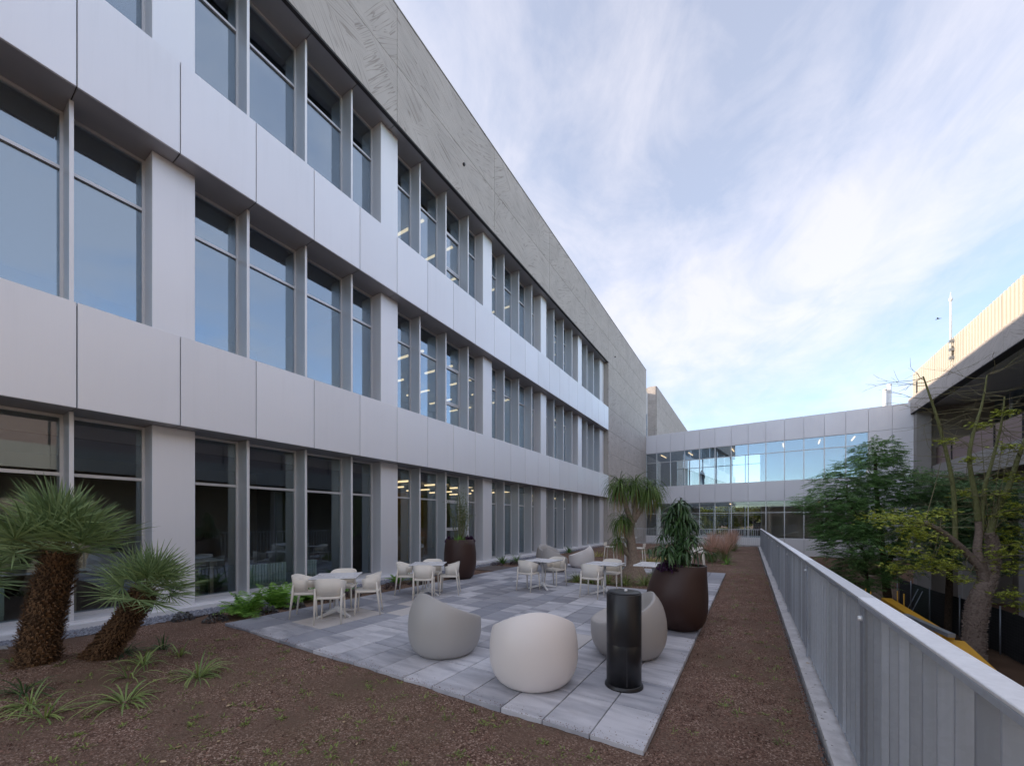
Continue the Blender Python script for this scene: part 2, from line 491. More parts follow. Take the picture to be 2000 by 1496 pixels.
M['black_metal'] = plain('black_coated_steel', (.008,.008,.010), .40, .0, .05, 3.0, .03, .6)
M['corten'] = plain('brown_planter', (.048,.024,.019), .50, .0, .10, 2.5, .15, .4)
M['pot_soil'] = plain('potting_bark', (.30,.22,.16), .9, 0, .3, 30, .8)

def kerb_mat():
    t = NT('rough_kerb'); v = t.coords(); n = t.noise(v, 5, 6, .65); f = t.noise(v, 60, 3)
    sp = t.noise(v, 23, 2)
    col = t.ramp(n, [(.3,(.46,.45,.46)),(.6,(.68,.67,.68))])
    col = t.mixc(t.ramp(sp, [(.66,(0,0,0)),(.72,(1,1,1))]), col, (.12,.10,.08))
    t.principled(col, .85, 0, t.bump(t.math('ADD', n, t.math('MULTIPLY', f, .3)), .6, .01), .25); return t.m
M['kerb'] = kerb_mat()
def galv_mat(name, c=(.43,.475,.545)):
    t = NT(name); v = t.coords(rand=True)
    vo = t.n('ShaderNodeTexVoronoi', i_Scale=42.0); t.l(v, vo.inputs['Vector'])
    sp = t.n('ShaderNodeSeparateColor'); t.l(vo.outputs['Color'], sp.inputs[0]); n = t.noise(v, 3, 4)
    streak = t.noise(t.coords((30,30,1.2), rand=True), 1.4, 4, .6)
    oi = t.n('ShaderNodeObjectInfo')
    f = t.math('ADD', t.math('MULTIPLY', sp.outputs[0], .10), t.math('ADD', t.math('MULTIPLY', n, .2), t.math('ADD', t.math('MULTIPLY', streak, .35), t.math('MULTIPLY', t.math('SUBTRACT', oi.outputs['Random'], .30), .62))))
    col = t.ramp(f, [(.15, tuple(x*.70 for x in c)), (.85, tuple(x*1.12 for x in c))])
    rr = t.math('ADD', t.math('MULTIPLY', n, .22), .36)
    t.principled(col, rr, .4, t.bump(n, .08, .01)); return t.m
M['galv'] = galv_mat('galvanised_steel')
M['galv_top'] = galv_mat('galvanised_plate', (.90,.91,.94))

M['palm'] = leaf_mat('fan_palm_leaf', (0.097,0.162,0.064), (0.365,0.484,0.226), .15, .5, .4, (0.560,0.603,0.281))
M['palm_stem'] = leaf_mat('fan_palm_petiole', (0.145,0.174,0.065), (0.290,0.290,0.131), 0, .5)
M['palm_bark'] = bark_mat('palm_fibre', (.030,.019,.012), (.105,.066,.040), (3,3,3), .8, 14)
M['palm_scale'] = leaf_mat('palm_boot', (0.080,0.048,0.029), (0.261,0.152,0.080), 0, .8, .2, (0.522,0.319,0.160))
M['spider'] = leaf_mat('strap_leaf', (0.135,0.216,0.072), (0.415,0.510,0.167), .2, .45, .4, (0.670,0.606,0.255))
M['spider_dark'] = leaf_mat('dark_strap_leaf', (0.043,0.094,0.036), (0.109,0.181,0.072), .2, .45)
M['fern'] = leaf_mat('fern_leaf', (0.090,0.209,0.040), (0.320,0.580,0.110), .3, .5)
M['heuchera'] = leaf_mat('plum_leaf', (0.058,0.039,0.043), (0.152,0.116,0.123), .1, .4)
M['heuchera_grey'] = leaf_mat('grey_plum_leaf', (0.072,0.072,0.080), (0.189,0.189,0.196), .1, .4)
M['agap'] = leaf_mat('lily_leaf', (0.043,0.116,0.029), (0.160,0.304,0.072), .2, .4)
M['lirio'] = leaf_mat('turf_lily_leaf', (0.081,0.136,0.040), (0.344,0.399,0.128), .2, .45)
M['yellow_gr'] = leaf_mat('yellow_grass', (0.283,0.267,0.083), (0.634,0.567,0.200), .2, .5)
M['pink_gr'] = leaf_mat('pink_plume', (0.435,0.271,0.209), (0.797,0.562,0.453), .3, .7, .1)
M['green_gr'] = leaf_mat('green_grass', (0.087,0.145,0.043), (0.246,0.304,0.102), .2, .5)
M['pony'] = leaf_mat('ponytail_leaf', (0.043,0.094,0.020), (0.189,0.290,0.065), .2, .45, .4, (0.435,0.362,0.102))
M['pony_dry'] = leaf_mat('ponytail_dry_leaf', (0.232,0.160,0.051), (0.493,0.348,0.131), .2, .6)
M['pony_bark'] = bark_mat('ponytail_bark', (.17,.125,.095), (.34,.27,.215), (4,4,2), .7, 8)
M['ficus'] = leaf_mat('long_ficus_leaf', (0.028,0.066,0.024), (0.104,0.200,0.066), .15, .35, .5)
M['bamboo'] = leaf_mat('fine_leaf', (0.051,0.087,0.029), (0.174,0.246,0.080), .25, .5)
M['cane'] = leaf_mat('cane', (0.116,0.123,0.043), (0.275,0.261,0.116), 0, .5)
M['purple'] = leaf_mat('purple_leaf', (0.032,0.012,0.032), (0.109,0.043,0.109), .1, .4)
M['feather'] = leaf_mat('feather_leaf', (0.064,0.148,0.056), (0.250,0.443,0.142), .25, .5, .3)
M['feather2'] = leaf_mat('feather_leaf_pale', (0.091,0.182,0.080), (0.260,0.399,0.182), .25, .5, .3)
M['dark_bark'] = bark_mat('dark_bark', (.045,.032,.024), (.13,.095,.07), (3,3,1), .6)
M['silk_leaf'] = leaf_mat('silk_leaf', (0.199,0.270,0.042), (0.658,0.704,0.130), .3, .45, .3, (0.850,0.704,0.140))
M['silk_bark'] = bark_mat('silk_bark', (.17,.125,.105), (.34,.275,.235), (2,2,2.5), .7, 7)
M['silk_green'] = bark_mat('silk_green_bark', (.115,.125,.050), (.235,.245,.115), (4,4,1), .4, 7)
M['twig'] = bark_mat('twig_bark', (.15,.14,.075), (.30,.27,.17), (4,4,1), .3, 7)
M['far_leaf'] = leaf_mat('far_leaf', (.12,.14,.02), (.42,.40,.07), .25, .6, .2)
M['far_leaf2'] = leaf_mat('far_dark_leaf', (.05,.08,.025), (.16,.18,.05), .2, .6, .2)
M['gravel'] = leaf_mat('grey_gravel', (.12,.13,.165), (.38,.40,.46), 0, .85, .2)
M['lava'] = leaf_mat('lava_grit', (.055,.032,.025), (.34,.205,.155), 0, .95, .1, (.55,.41,.33))
M['weed'] = leaf_mat('weed_leaf', (0.131,0.189,0.043), (0.319,0.377,0.102), .2, .5)
M['dry'] = leaf_mat('dry_leaf', (.30,.20,.10), (.60,.46,.30), .1, .7)
M['screen'] = plain('ribbed_cream_sheet', (.60,.57,.50), .5, .1, .03, 1.0)
M['brown_panel'] = plain('mauve_brown_panel', (.27,.205,.20), .7, 0, .05, 1.5)
M['fence_cloth'] = plain('shade_cloth', (.012,.014,.015), .85, 0, .15, 3.0, .3)
M['fence_green'] = plain('green_shade_cloth', (.008,.022,.017), .85, 0, .15, 3.0, .3)
M['yellow_paint'] = plain('yellow_machine_paint', (.62,.33,.025), .4, 0, .06, 2.0, .03)
M['tyre'] = plain('tyre_rubber', (.015,.015,.015), .85)
M['grey_paint'] = plain('grey_machine_paint', (.22,.24,.27), .45, .2)
M['orange'] = plain('orange_lens', (.75,.10,.01), .2)
M['mint'] = plain('mint_enamel', (.70,.88,.80), .4)
M['green_door'] = plain('olive_green_door', (.085,.125,.040), .6)
M['dirt'] = plain('bare_earth', (.135,.085,.058), .95, 0, .35, 1.2, .8, .15)

# ------------------------------------------------------------------ the ground and the terrace
GZ = -3.6
def ground():
    b = MB(); ys = [-900, 40.6, 46.0, 2500]; zs = [GZ, GZ, -1.0, -1.0]
    vs = [(x, y, z) for y, z in zip(ys, zs) for x in (-2500, 2500)]
    b.add(vs, [(2*i, 2*i+1, 2*i+3, 2*i+2) for i in range(3)])
    o = b.build('ground', M['dirt']); tag(o, kind='structure'); return o
ground()
terrace = MB(); terrace.box(-9.0, .80, -4.0, 29.3, -1.0, -.16)
tag(terrace.build('terrace_slab', M['conc_plain']), kind='structure')

SZ = -.035
def soil_height(x, y):
    z = SZ + .005*np.sin(x*2.3+y*1.1) + .003*np.sin(x*5.1-y*3.7) + .003*np.sin(y*7.3+x*1.7)
    for cx, cy, h, s in ((-6.05,.75,.14,.55), (-5.9,1.1,.09,.5), (-7.2,.4,.10,.6), (-2.8,11.1,.05,.5), (-1.2,17,.06,.9), (-.7,24,.06,1.2)):
        z = z + h*np.exp(-((x-cx)**2+(y-cy)**2)/(2*s*s))
    return z
def soil():
    xs = np.arange(-8.58, .481, .09); ys = np.arange(-3.5, 29.25, .11)
    X, Y = np.meshgrid(xs, ys); Z = soil_height(X, Y) + rng.normal(0, .0035, X.shape)
    under = (X > -7.0) & (X < -.65) & (Y > 2.78) & (Y < 13.5) & ~((X > -4.2) & (X < -1.85) & (Y > 9.38) & (Y < 12.33))
    Z[under] = -.07
    V = np.stack([X, Y, Z], -1).reshape(-1, 3); nx = len(xs); ny = len(ys)
    i = np.arange(nx*ny).reshape(ny, nx)
    F = np.stack([i[:-1,:-1], i[:-1,1:], i[1:,1:], i[1:,:-1]], -1).reshape(-1, 4)
    me = mesh_np('garden_soil', V, F, M['soil'], True)
    tag(link('garden_soil', me), kind='structure')
soil()
def in_paving(x, y):
    return (x > -7.04) & (x < -.61) & (y > 2.74) & (y < 13.58) & ~((x > -4.2) & (x < -1.85) & (y > 9.38) & (y < 12.33))

def grit():
    n = 78000
    y = np.concatenate([rng.uniform(-.2, 4.2, n//2), rng.uniform(2.6, 14, n-n//2)])
    x = np.concatenate([rng.uniform(-7.6, .45, n//2), rng.uniform(-.6, .45, n-n//2)])
    keep = ~in_paving(x, y); x = x[keep]; y = y[keep]
    e = 1500; q = rng.random(e)
    ex = np.where(q < .6, rng.uniform(-6.9, -.65, e), -.625 - rng.exponential(.035, e)); ey = np.where(q < .6, 2.757 + rng.exponential(.04, e), rng.uniform(2.8, 12, e))
    x = np.concatenate([x, ex]); y = np.concatenate([y, ey]); n = len(x)
    z = soil_height(x, y); z[-e:] = .0015
    s = rng.uniform(.003, .0095, n)*np.where(rng.random(n) < .04, 1.7, 1); s[-e:] *= .6
    base = np.array([[1,0,0],[-.5,.87,0],[-.5,-.87,0],[0,0,.95]])
    a = rng.uniform(0, 6.28, n); c, sn = np.cos(a), np.sin(a)
    st = rng.uniform(.6, 1.5, n)
    bx = base[None,:,0]*st[:,None]; by = np.repeat(base[None,:,1], n, 0); bz = np.repeat(base[None,:,2], n, 0)
    X = (bx*c[:,None]-by*sn[:,None])*s[:,None]+x[:,None]; Y = (bx*sn[:,None]+by*c[:,None])*s[:,None]+y[:,None]; Z = bz*s[:,None]+z[:,None]-.001
    V = np.stack([X, Y, Z], -1).reshape(-1, 3); b = (np.arange(n)*4)[:,None]
    F = np.concatenate([b+np.array([[0,1,3]]), b+np.array([[1,2,3]]), b+np.array([[2,0,3]])])
    tag(link('lava_grit', mesh_np('lava_grit', V, F, M['lava'])), 'loose reddish brown lava grit covering the planting beds', 'grit', kind='stuff')
grit()
def gravel():
    n = 17000
    y = rng.uniform(.2, 26, n)**1.0; y = .2 + (y-.2)*rng.random(n)**.6; x = rng.uniform(-8.55, -8.02, n)
    s = rng.uniform(.011, .026, n); z = SZ + rng.uniform(.008, .03, n)
    base = np.array([[1,0,0],[0,1,0],[-1,0,0],[0,-1,0],[0,0,.7],[0,0,-.5]], float)
    jit = rng.uniform(.6, 1.3, (n,6,1)); a = rng.uniform(0,6.28,n); c, sn = np.cos(a)[:,None], np.sin(a)[:,None]
    B = base[None]*jit*s[:,None,None]
    X = B[...,0]*c-B[...,1]*sn+x[:,None]; Y = B[...,0]*sn+B[...,1]*c+y[:,None]; Z = B[...,2]+z[:,None]
    V = np.stack([X,Y,Z],-1).reshape(-1,3); b = (np.arange(n)*6)[:,None]
    F = np.concatenate([b+np.array([f]) for f in ((0,1,4),(1,2,4),(2,3,4),(3,0,4))])
    tag(link('grey_gravel', mesh_np('grey_gravel', V, F, M['gravel'])), 'strip of loose blue grey gravel along the white plinth', 'gravel', kind='stuff')
gravel()

# paving: 16 x 18 pavers with a planting bed left open
pav = bpy.data.objects.new('paving', None); COL.objects.link(pav); pav.location = (-.625, 2.757, 0); tag(pav, kind='structure')
random.seed(21)
for i in range(16):
    for j in range(18):
        x1 = -.625 - .4*i; y0 = 2.757 + .6*j
        if 3 <= i <= 8 and 11 <= j <= 15: continue
        beige = (i, j) in ((12,1),(13,1),(12,2),(13,2),(11,3),(12,4),(3,3),(11,4))
        q = random.random()
        if beige: m = M['tile_beige']
        elif i >= 11 and j <= 4: m = M['tile_blue'] if q < .72 else M['tile']
        elif (i >= 7 and 4 <= j <= 10) or j > 12: m = M['tile_dark'] if q < .34 else (M['tile_blue'] if q < .6 else M['tile'])
        else: m = M['tile_dark'] if (q < .10 and j > 2) else M['tile']
        t = pbox('paver', x1-.395, x1-.005, y0+.005, y0+.595, -.05, random.uniform(-.0015,.0015), m, pav, .003)
for i in range(4):
    for j in range(3):
        pbox('paver', -7.06-.38*(i+1)+.004, -7.06-.38*i, 10.35+.42*j, 10.35+.42*j+.415, -.05, -.012, M['tile_brown'], pav, .003)

# ------------------------------------------------------------------ the long office building on the left
XB, XC, XG = -8.365, -8.70, -9.10           # band front, column / fin front, glass plane
Y0, Y1, YE = -4.57, 26.32, 37.80
ob = thing('office_building', 'long three storey office building with silver aluminium bands and scored concrete top', 'building', (XB, 12, 0))
FLOORS = [(0.10, 3.255), (4.80, 7.95), (9.55, 12.70)]
BANDS = [(3.255, 4.80), (7.95, 9.55)]
joints = [1.43 + 1.2*n for n in range(-5, 21)] + [Y1]
for z0, z1 in BANDS:
    for a, b in zip(joints[:-1], joints[1:]):
        pbox('spandrel_panel', XB-.04, XB, a+.006, b-.006, z0, z1, M['silver'], ob, .006)
        pbox('sill_panel', XG+.002, XB-.042, a+.006, b-.006, z1-.03, z1-.004, M['silver'], ob, .003)
        pbox('soffit_panel', XG+.002, XB-.042, a+.006, b-.006, z0+.004, z0+.03, M['soffit'], ob, .003)
    pbox('band_core', XG-.30, XB-.046, Y0, Y1-.01, z0+.034, z1-.034, M['backing'], ob)
for a, b in zip(joints[:-1], joints[1:]):
    pbox('soffit_panel', XG+.002, XB-.10, a+.006, b-.006, 12.704, 12.73, M['soffit'], ob, .003)
pbox('drip_edge', XB-.098, XB-.004, Y0, Y1-.005, 12.66, 12.725, M['backing'], ob)

# columns, fins, windows
col_c = [2.65 + 4.8*k for k in range(-1, 5)]
pos = [(1.43 + 1.2*n, any(abs(1.43+1.2*n-c) < .3 for c in col_c)) for n in range(-5, 21)]
def lit(fl, y): return y > 7.5
for fi, (z0, z1) in enumerate(FLOORS):
    zt = (2.33, 7.07, 11.78)[fi]
    edges = []
    for y, iscol in pos:
        if iscol:
            c = min(col_c, key=lambda q: abs(q-y))
            pbox('column_cover', XG-.05, XC, c-.30, c+.30, z0+(.0 if fi == 0 else -.02), z1, M['silver'], ob, .006)
            edges.append((c-.30, c+.30))
        else:
            pbox('fin', XG-.05, XC, y-.025, y+.025, z0+(.0 if fi == 0 else -.02), z1, M['silver_side'], ob, .003)
            pbox('fin_edge', XC+.001, XC+.007, y-.024, y+.024, z0+.01, z1-.01, M['silver_white'], ob, .001)
            edges.append((y-.025, y+.025))
    pbox('column_cover', XG-.05, XC, 25.55, Y1-.02, z0, z1, M['silver'], ob, .006)
    edges.append((25.55, Y1))
    edges = [e for e in edges if e[0] < 25.3 or e[0] == 25.55]
    for (a0, a), (b, b1) in zip(edges[:-1], edges[1:]):
        if b - a < .2: continue
        w = bpy.data.objects.new('window', None); COL.objects.link(w)
        w.parent = ob; w.location = Vector((XG, (a+b)/2, z0)) - ob.location
        f = MB(); t = .035; X0, X1 = -.04, .03
        zb = z0 if fi == 0 else z0 - .25
        vent = abs((a+b)/2 - 10.4) < .4
        f.box(X0, X1, a, a+t, zb, z1-.002); f.box(X0, X1, b-t, b, zb, z1-.002)
        f.box(X0, X1-.003, a+t, b-t, zb, zb+.05); f.box(X0, X1-.003, a+t, b-t, z1-.05, z1-.002)
        f.box(X0, X1+.004, a+t, b-t, zt-.025, zt+.025)
        if vent:
            zv = z0 + .95 if fi else z0 + 1.2
            f.box(X0, X1+.004, a+t, b-t, zv-.025, zv+.025)
            for q in (a+t, b-t-.05): f.box(X0, X1+.012, q, q+.05, zv+.03, zt-.03)
            f.box(X0, X1+.011, a+t+.05, b-t-.05, zt-.08, zt-.03); f.box(X0, X1+.011, a+t+.05, b-t-.05, zv+.03, zv+.08)
        fo = f.mesh('frame'); fo.materials.append(M['frame'])
        o = link('frame', fo, w); o.location = (0, -(a+b)/2, -z0)
        for q0, q1 in ((zb+.05, zt-.025), (zt+.025, z1-.05)):
            me = cbox(.012, b-a-2*t, q1-q0, M['glass' if fi else 'glass_ground'], .001)
            p = link('pane', me, w); p.location = (-.012, 0, (q0+q1)/2 - z0)

# roller blinds at different heights, spikes on one sill
random.seed(12)
for fi, (z0, z1) in enumerate(FLOORS):
    if fi == 0: continue
    for n in range(-2, 20):
        ya, yb_ = 1.43+1.2*n+.08, 1.43+1.2*(n+1)-.08
        if random.random() < .34:
            h = random.choice((.45, .7, 1.0, 1.5, 2.6))
            pbox('roller_blind', XG-.145, XG-.14, ya, yb_, z1-.05-h, z1-.05, M['int_ceil'], ob, .0005)
sk_ = MB()
for k in range(150):
    y = 3.05 + k*.026
    for dx in (-.03, .03): sk_.add([(XB-.12,y,4.80),(XB-.117,y+.003,4.80),(XB-.12+dx,y+random.uniform(-.01,.01),4.90)], [(0,1,2)])
o = sk_.build('bird_spikes', M['galv'], ob); o['kind'] = 'stuff'
# plinth
b = MB(); b.box(XG-.05, XB-.16, Y0, Y1, -.6, .06); b.box(XG-.03, XC+.05, Y0, Y1-.01, .06, .10)
b.build('plinth', M['plinth'], ob)
# scored concrete cladding
rows_top = [(12.705, 14.30), (14.30, 15.95)]
cols_top = [1.43-6.0, 1.43-3.6, 1.43+1.2, 7.43, 12.23, 17.03, 21.83, Y1]
for z0, z1 in rows_top:
    for a, b in zip(cols_top[:-1], cols_top[1:]):
        pbox('concrete_panel', XB-.096, XB, a+.005, b-.005, z0+.005, z1-.005, M['concrete'], ob, .004)
rows = [-3.7, -1.5, .10, 1.68, 3.255, 4.80, 6.38, 7.95, 9.55, 11.12, 12.705, 14.30, 15.95]
for z0, z1 in zip(rows[:-1], rows[1:]):
    for a, b in ((Y1, 29.4), (29.4, YE)):
        pbox('concrete_panel', XB-.096, XB, a+.005, b-.005, z0+.005, z1-.005, M['concrete'], ob, .004)
pbox('parapet_cap', XB-.5, XB+.015, Y0, YE, 15.955, 15.99, M['conc_plain'], ob)
# weep holes / wall spouts in the concrete
for y, z in ((10.35, 13.85), (27.8, 13.6)):
    s = MB(); s.tube([(XB-.02, y, z), (XB+.05, y, z)], .05, 10); s.build('wall_spout', M['backing'], ob)
# shell of the building: end wall cores, roof, back wall, floor slabs, ceilings
pbox('end_wall', -23.4, XB-.10, Y1+.02, YE-.004, GZ, 15.9, M['int_wall'], ob)
pbox('roof', -23.4, XG-.31, Y0, Y1, 14.2, 15.9, M['int_wall'], ob)
pbox('roof_edge', XG-.30, XB-.10, Y0, Y1, 12.74, 15.9, M['backing'], ob)
pbox('back_wall', -23.8, -23.42, Y0, YE, GZ, 15.9, M['int_wall'], ob)
pbox('side_wall', -23.4, XG-.31, Y0-.3, Y0-.01, GZ, 15.9, M['int_wall'], ob)
pbox('base_wall', XG-.30, XB-.45, Y0, Y1, GZ, -.62, M['conc_plain'], ob)
for fi, (zf, zc) in enumerate(((0.02, 3.40), (4.55, 8.10), (9.25, 12.85))):
    pbox('floor_slab', -23.4, XG-.31, Y0, Y1, zf-.3, zf, M['int_floor'], ob)
    pbox('ceiling', -23.4, XG-.31, Y0, Y1, zc, zc+.1, M['int_ceil'], ob)
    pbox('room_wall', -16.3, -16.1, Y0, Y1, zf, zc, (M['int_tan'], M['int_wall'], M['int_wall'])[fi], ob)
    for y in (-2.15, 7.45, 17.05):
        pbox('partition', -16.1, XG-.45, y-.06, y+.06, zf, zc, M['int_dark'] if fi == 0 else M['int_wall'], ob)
    for y in np.arange(8.6, 25.5, 1.6):
        for x0 in (-11.6, -14.4):
            pbox('ceiling_light', x0, x0+1.5, y-.04, y+.04, zc-.32, zc-.26, M['lamp'], ob)
    # roller blind pelmets behind the glass
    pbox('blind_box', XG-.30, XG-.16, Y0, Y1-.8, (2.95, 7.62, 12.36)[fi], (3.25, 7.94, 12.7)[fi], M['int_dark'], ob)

# stepped back wall and the far concrete block of the same building
fb = thing('far_office_block', 'far concrete block of the office seen past the corner above the glazed bridge', 'building', (XB, 43, 0))
b = MB(); b.box(-23, XB-.9, YE, 42.6, GZ, 15.3); b.build('white_wall', M['white_wall'], fb)
for z0, z1 in ((9.8, 11.4), (11.4, 12.9)):
    pbox('window_pane', XB-.895, XB-.86, 39.2, 41.9, z0+.05, z1-.05, M['glass'], fb)
    for y in (39.2, 40.1, 41.0, 41.9): pbox('mullion', XB-.89, XB-.80, y-.04, y+.04, z0, z1-.002, M['frame'], fb)
    pbox('transom', XB-.89, XB-.81, 39.24, 41.86, z0-.03, z0+.03, M['frame'], fb)
rows2 = [-1, 3.2, 6.4, 9.6, 11.2, 12.8, 14.4, 15.95]
for z0, z1 in zip(rows2[:-1], rows2[1:]):
    for a, b_ in zip((42.7, 47.5, 52.3, 57.1, 61.9), (47.5, 52.3, 57.1, 61.9, 66.7)):
        pbox('concrete_panel', XB-.1, XB, a+.006, b_-.006, z0+.006, z1-.006, M['concrete_far'], fb, .004)
    pbox('concrete_panel', XB-.9, XB-.104, 42.6, 42.694, z0+.006, z1-.006, M['concrete_far'], fb, .004)
b = MB(); b.box(-23, XB-.105, 42.7, 66.6, GZ, 15.9); b.build('block_core', M['conc_plain'], fb)
b = MB(); b.box(XB-.3, XB+.9, 47.0, 47.6, 10.05, 10.2); b.build('canopy', M['backing'], fb)

# ------------------------------------------------------------------ the glazed bridge building across the end
BA = math.atan2(-.0732, .9973)
br = thing('glazed_bridge', 'two storey glazed bridge building with pale metal bands closing the end of the terrace', 'building', (XB, YE, 0), BA)
def lp(name, x0, x1, y0, y1, z0, z1, mat, ch=.004, parent=None):
    me = cbox(x1-x0, y1-y0, z1-z0, mat, ch); o = link(name, me, parent or br); o.location = ((x0+x1)/2, (y0+y1)/2, (z0+z1)/2); return o
M['bridge_panel'] = silver_mat('bridge_panel', (.78,.785,.85), .35, .5)
M['bridge_white'] = plain('bridge_white_panel', (.82,.82,.85), .5, .1, .03)
bj = [.0, .97] + [.97 + 1.22*n for n in range(1, 14)] + [18.45]
for k, (a, b) in enumerate(zip(bj[:-1], bj[1:])):
    lp('band_panel', a+.006, b-.006, -.05, 0, 7.98, 9.67, M['bridge_panel'], .006)
    lp('band_panel', a+.006, b-.006, -.05, 0, 3.25, 4.80, M['bridge_panel'], .006)
    lp('base_panel', a+.006, b-.006, -.05, 0, -1.07, .25, M['bridge_white'], .006)
    if k >= 13:
        lp('wall_panel', a+.006, b-.006, -.045, 0, 4.81, 7.97, M['bridge_panel'], .006)
        lp('wall_panel', a+.006, b-.006, -.045, 0, .26, 3.24, M['bridge_panel'], .006)
        continue
    for z0, zt, z1 in ((.25, 2.31, 3.25), (4.80, 7.07, 7.98)):
        w = bpy.data.objects.new('window', None); COL.objects.link(w); w.parent = br; w.location = ((a+b)/2, .03, z0)
        f = MB(); h = (b-a)/2
        f.box(-h, -h+.03, -.05, .03, 0, z1-z0); f.box(h-.03, h, -.05, .03, 0, z1-z0)
        f.box(-h+.03, h-.03, -.047, .03, zt-z0-.025, zt-z0+.025); f.box(-h+.03, h-.03, -.047, .03, 0, .03); f.box(-h+.03, h-.03, -.047, .03, z1-z0-.03, z1-z0)
        me = f.mesh('frame'); me.materials.append(M['frame']); link('frame', me, w)
        for q0, q1 in ((z0+.03, zt-.025), (zt+.025, z1-.03)):
            p = link('pane', cbox(b-a-.06, .012, q1-q0, M['glass_bridge' if z0 > 2 else 'glass_bridge_low'], .001), w); p.location = (0, 0, (q0+q1)/2-z0)
DB = 5.2
for z0, z1 in ((7.985, 9.6), (3.26, 4.70), (-1.06, .20)):
    lp('floor_core', 0, 18.4, .06, DB, z0+.01, z1, M['int_floor'] if z1 < 9 else M['white_wall'])
lp('ceiling', .01, 17.6, .06, DB-.02, 7.86, 7.98, M['int_ceil']); lp('ceiling', .01, 17.6, .06, DB-.02, 3.12, 3.25, M['int_ceil'])
def back_wall(z0, z1, xa, xb, mat):
    if xa > 0: lp('back_wall', 0, xa, DB-.2, DB, z0, z1, mat)
    lp('back_wall', xb, 18.4, DB-.2, DB, z0, z1, mat)
    n = max(1, round((xb-xa)/1.25)); st = (xb-xa)/n
    for k in range(n+1): lp('rear_mullion', xa+k*st-.05, xa+k*st+.05, DB-.18, DB-.04, z0, z1, M['frame'])
    for zq in (z0+.04, z1-.9, z1-.04):
        for k in range(n): lp('rear_transom', xa+k*st+.052, xa+(k+1)*st-.052, DB-.15, DB-.06, zq-.03, zq+.03, M['frame'])
    for k in range(n): lp('rear_pane', xa+k*st+.05, xa+(k+1)*st-.05, DB-.11, DB-.10, z0+.08, z1-.08, M['glass_far'], .001)
back_wall(4.70, 7.86, 1.6, 8.9, M['int_wall'])
back_wall(.20, 3.12, 3.7, 8.95, M['int_tan'])
lp('end_partition', 9.6, 9.75, 1.6, DB-.21, .20, 3.12, M['int_tan']); lp('end_partition', 2.6, 2.75, 2.0, DB-.21, .20, 3.12, M['int_wall'])
for k, x in enumerate((1.2, 3.6, 7.0, 10.6, 12.9, 14.9)):
    lp('ceiling_light', x, x+.07, .5, 2.3, 7.80, 7.85, M['lamp'])
for x in (6.9, 12.9): lp('ceiling_light', x, x+.07, .4, 1.4, 3.06, 3.11, M['lamp'])

# ------------------------------------------------------------------ the building on the right
rb = thing('concrete_gallery_building', 'long building on the right with concrete fascia, ribbed cream roof screen and mauve balcony', 'building', (9.3, 12, GZ))
YR0, YR1 = -14.0, 36.9
ysp = [-14, -8.4, -2.8, 2.8, 8.4, 14, 19.6, 25.2, 30.8, YR1]
for a, b in zip(ysp[:-1], ysp[1:]):
    pbox('fascia_panel', 9.3, 9.7, a+.006, b-.006, 8.9, 9.98, M['concrete'], rb, .006)
pbox('fascia_end', 9.702, 16, YR1-.35, YR1-.005, 8.9, 9.97, M['concrete'], rb)
pbox('soffit', 9.75, 17, YR0, YR1-.36, 9.2, 9.3, M['white_wall'], rb)
pbox('soffit_lip', 9.30, 9.75, YR0, YR1-.36, 8.86, 8.895, M['backing'], rb)
pbox('roof', 9.8, 24, YR0, YR1-.4, 9.32, 9.9, M['conc_plain'], rb)
def ribbed(y0, y1, x, z0, z1):
    b = MB(); p = .30; n = int(round((y1-y0)/p)); p = (y1-y0)/n; prof = []
    for k in range(n):
        ya = y0+k*p; prof += [(x, ya), (x, ya+p*.55), (x+.10, ya+p*.62), (x+.10, ya+p*.93)]
    prof.append((x, y1))
    vs = [(q[0], q[1], z0) for q in prof] + [(q[0], q[1], z1) for q in prof] + [(x+.14, y0, z0), (x+.14, y1, z0), (x+.14, y0, z1), (x+.14, y1, z1)]
    m = len(prof)
    b.add(vs, [(i+1, i, m+i, m+i+1) for i in range(m-1)] + [(2*m, 2*m+1, 2*m+3, 2*m+2)])
    tops = [(i, i+1, m-1, 0) for i in range(0)]
    b.box(x+.102, x+.139, y0+.002, y1-.002, z1-.02, z1-.002)
    return b
ys = list(np.linspace(YR0, YR1-.4, 15))
for a, b in zip(ys[:-1], ys[1:]):
    ribbed(a+.01, b-.01, 9.42, 9.99, 11.6).build('ribbed_screen', M['screen'], rb)
pbox('screen_end', 9.55, 14, YR1-.5, YR1-.395, 9.99, 11.58, M['screen'], rb)
pbox('screen_vent', 9.405, 9.43, 35.6, 35.85, 10.1, 10.85, M['backing'], rb)
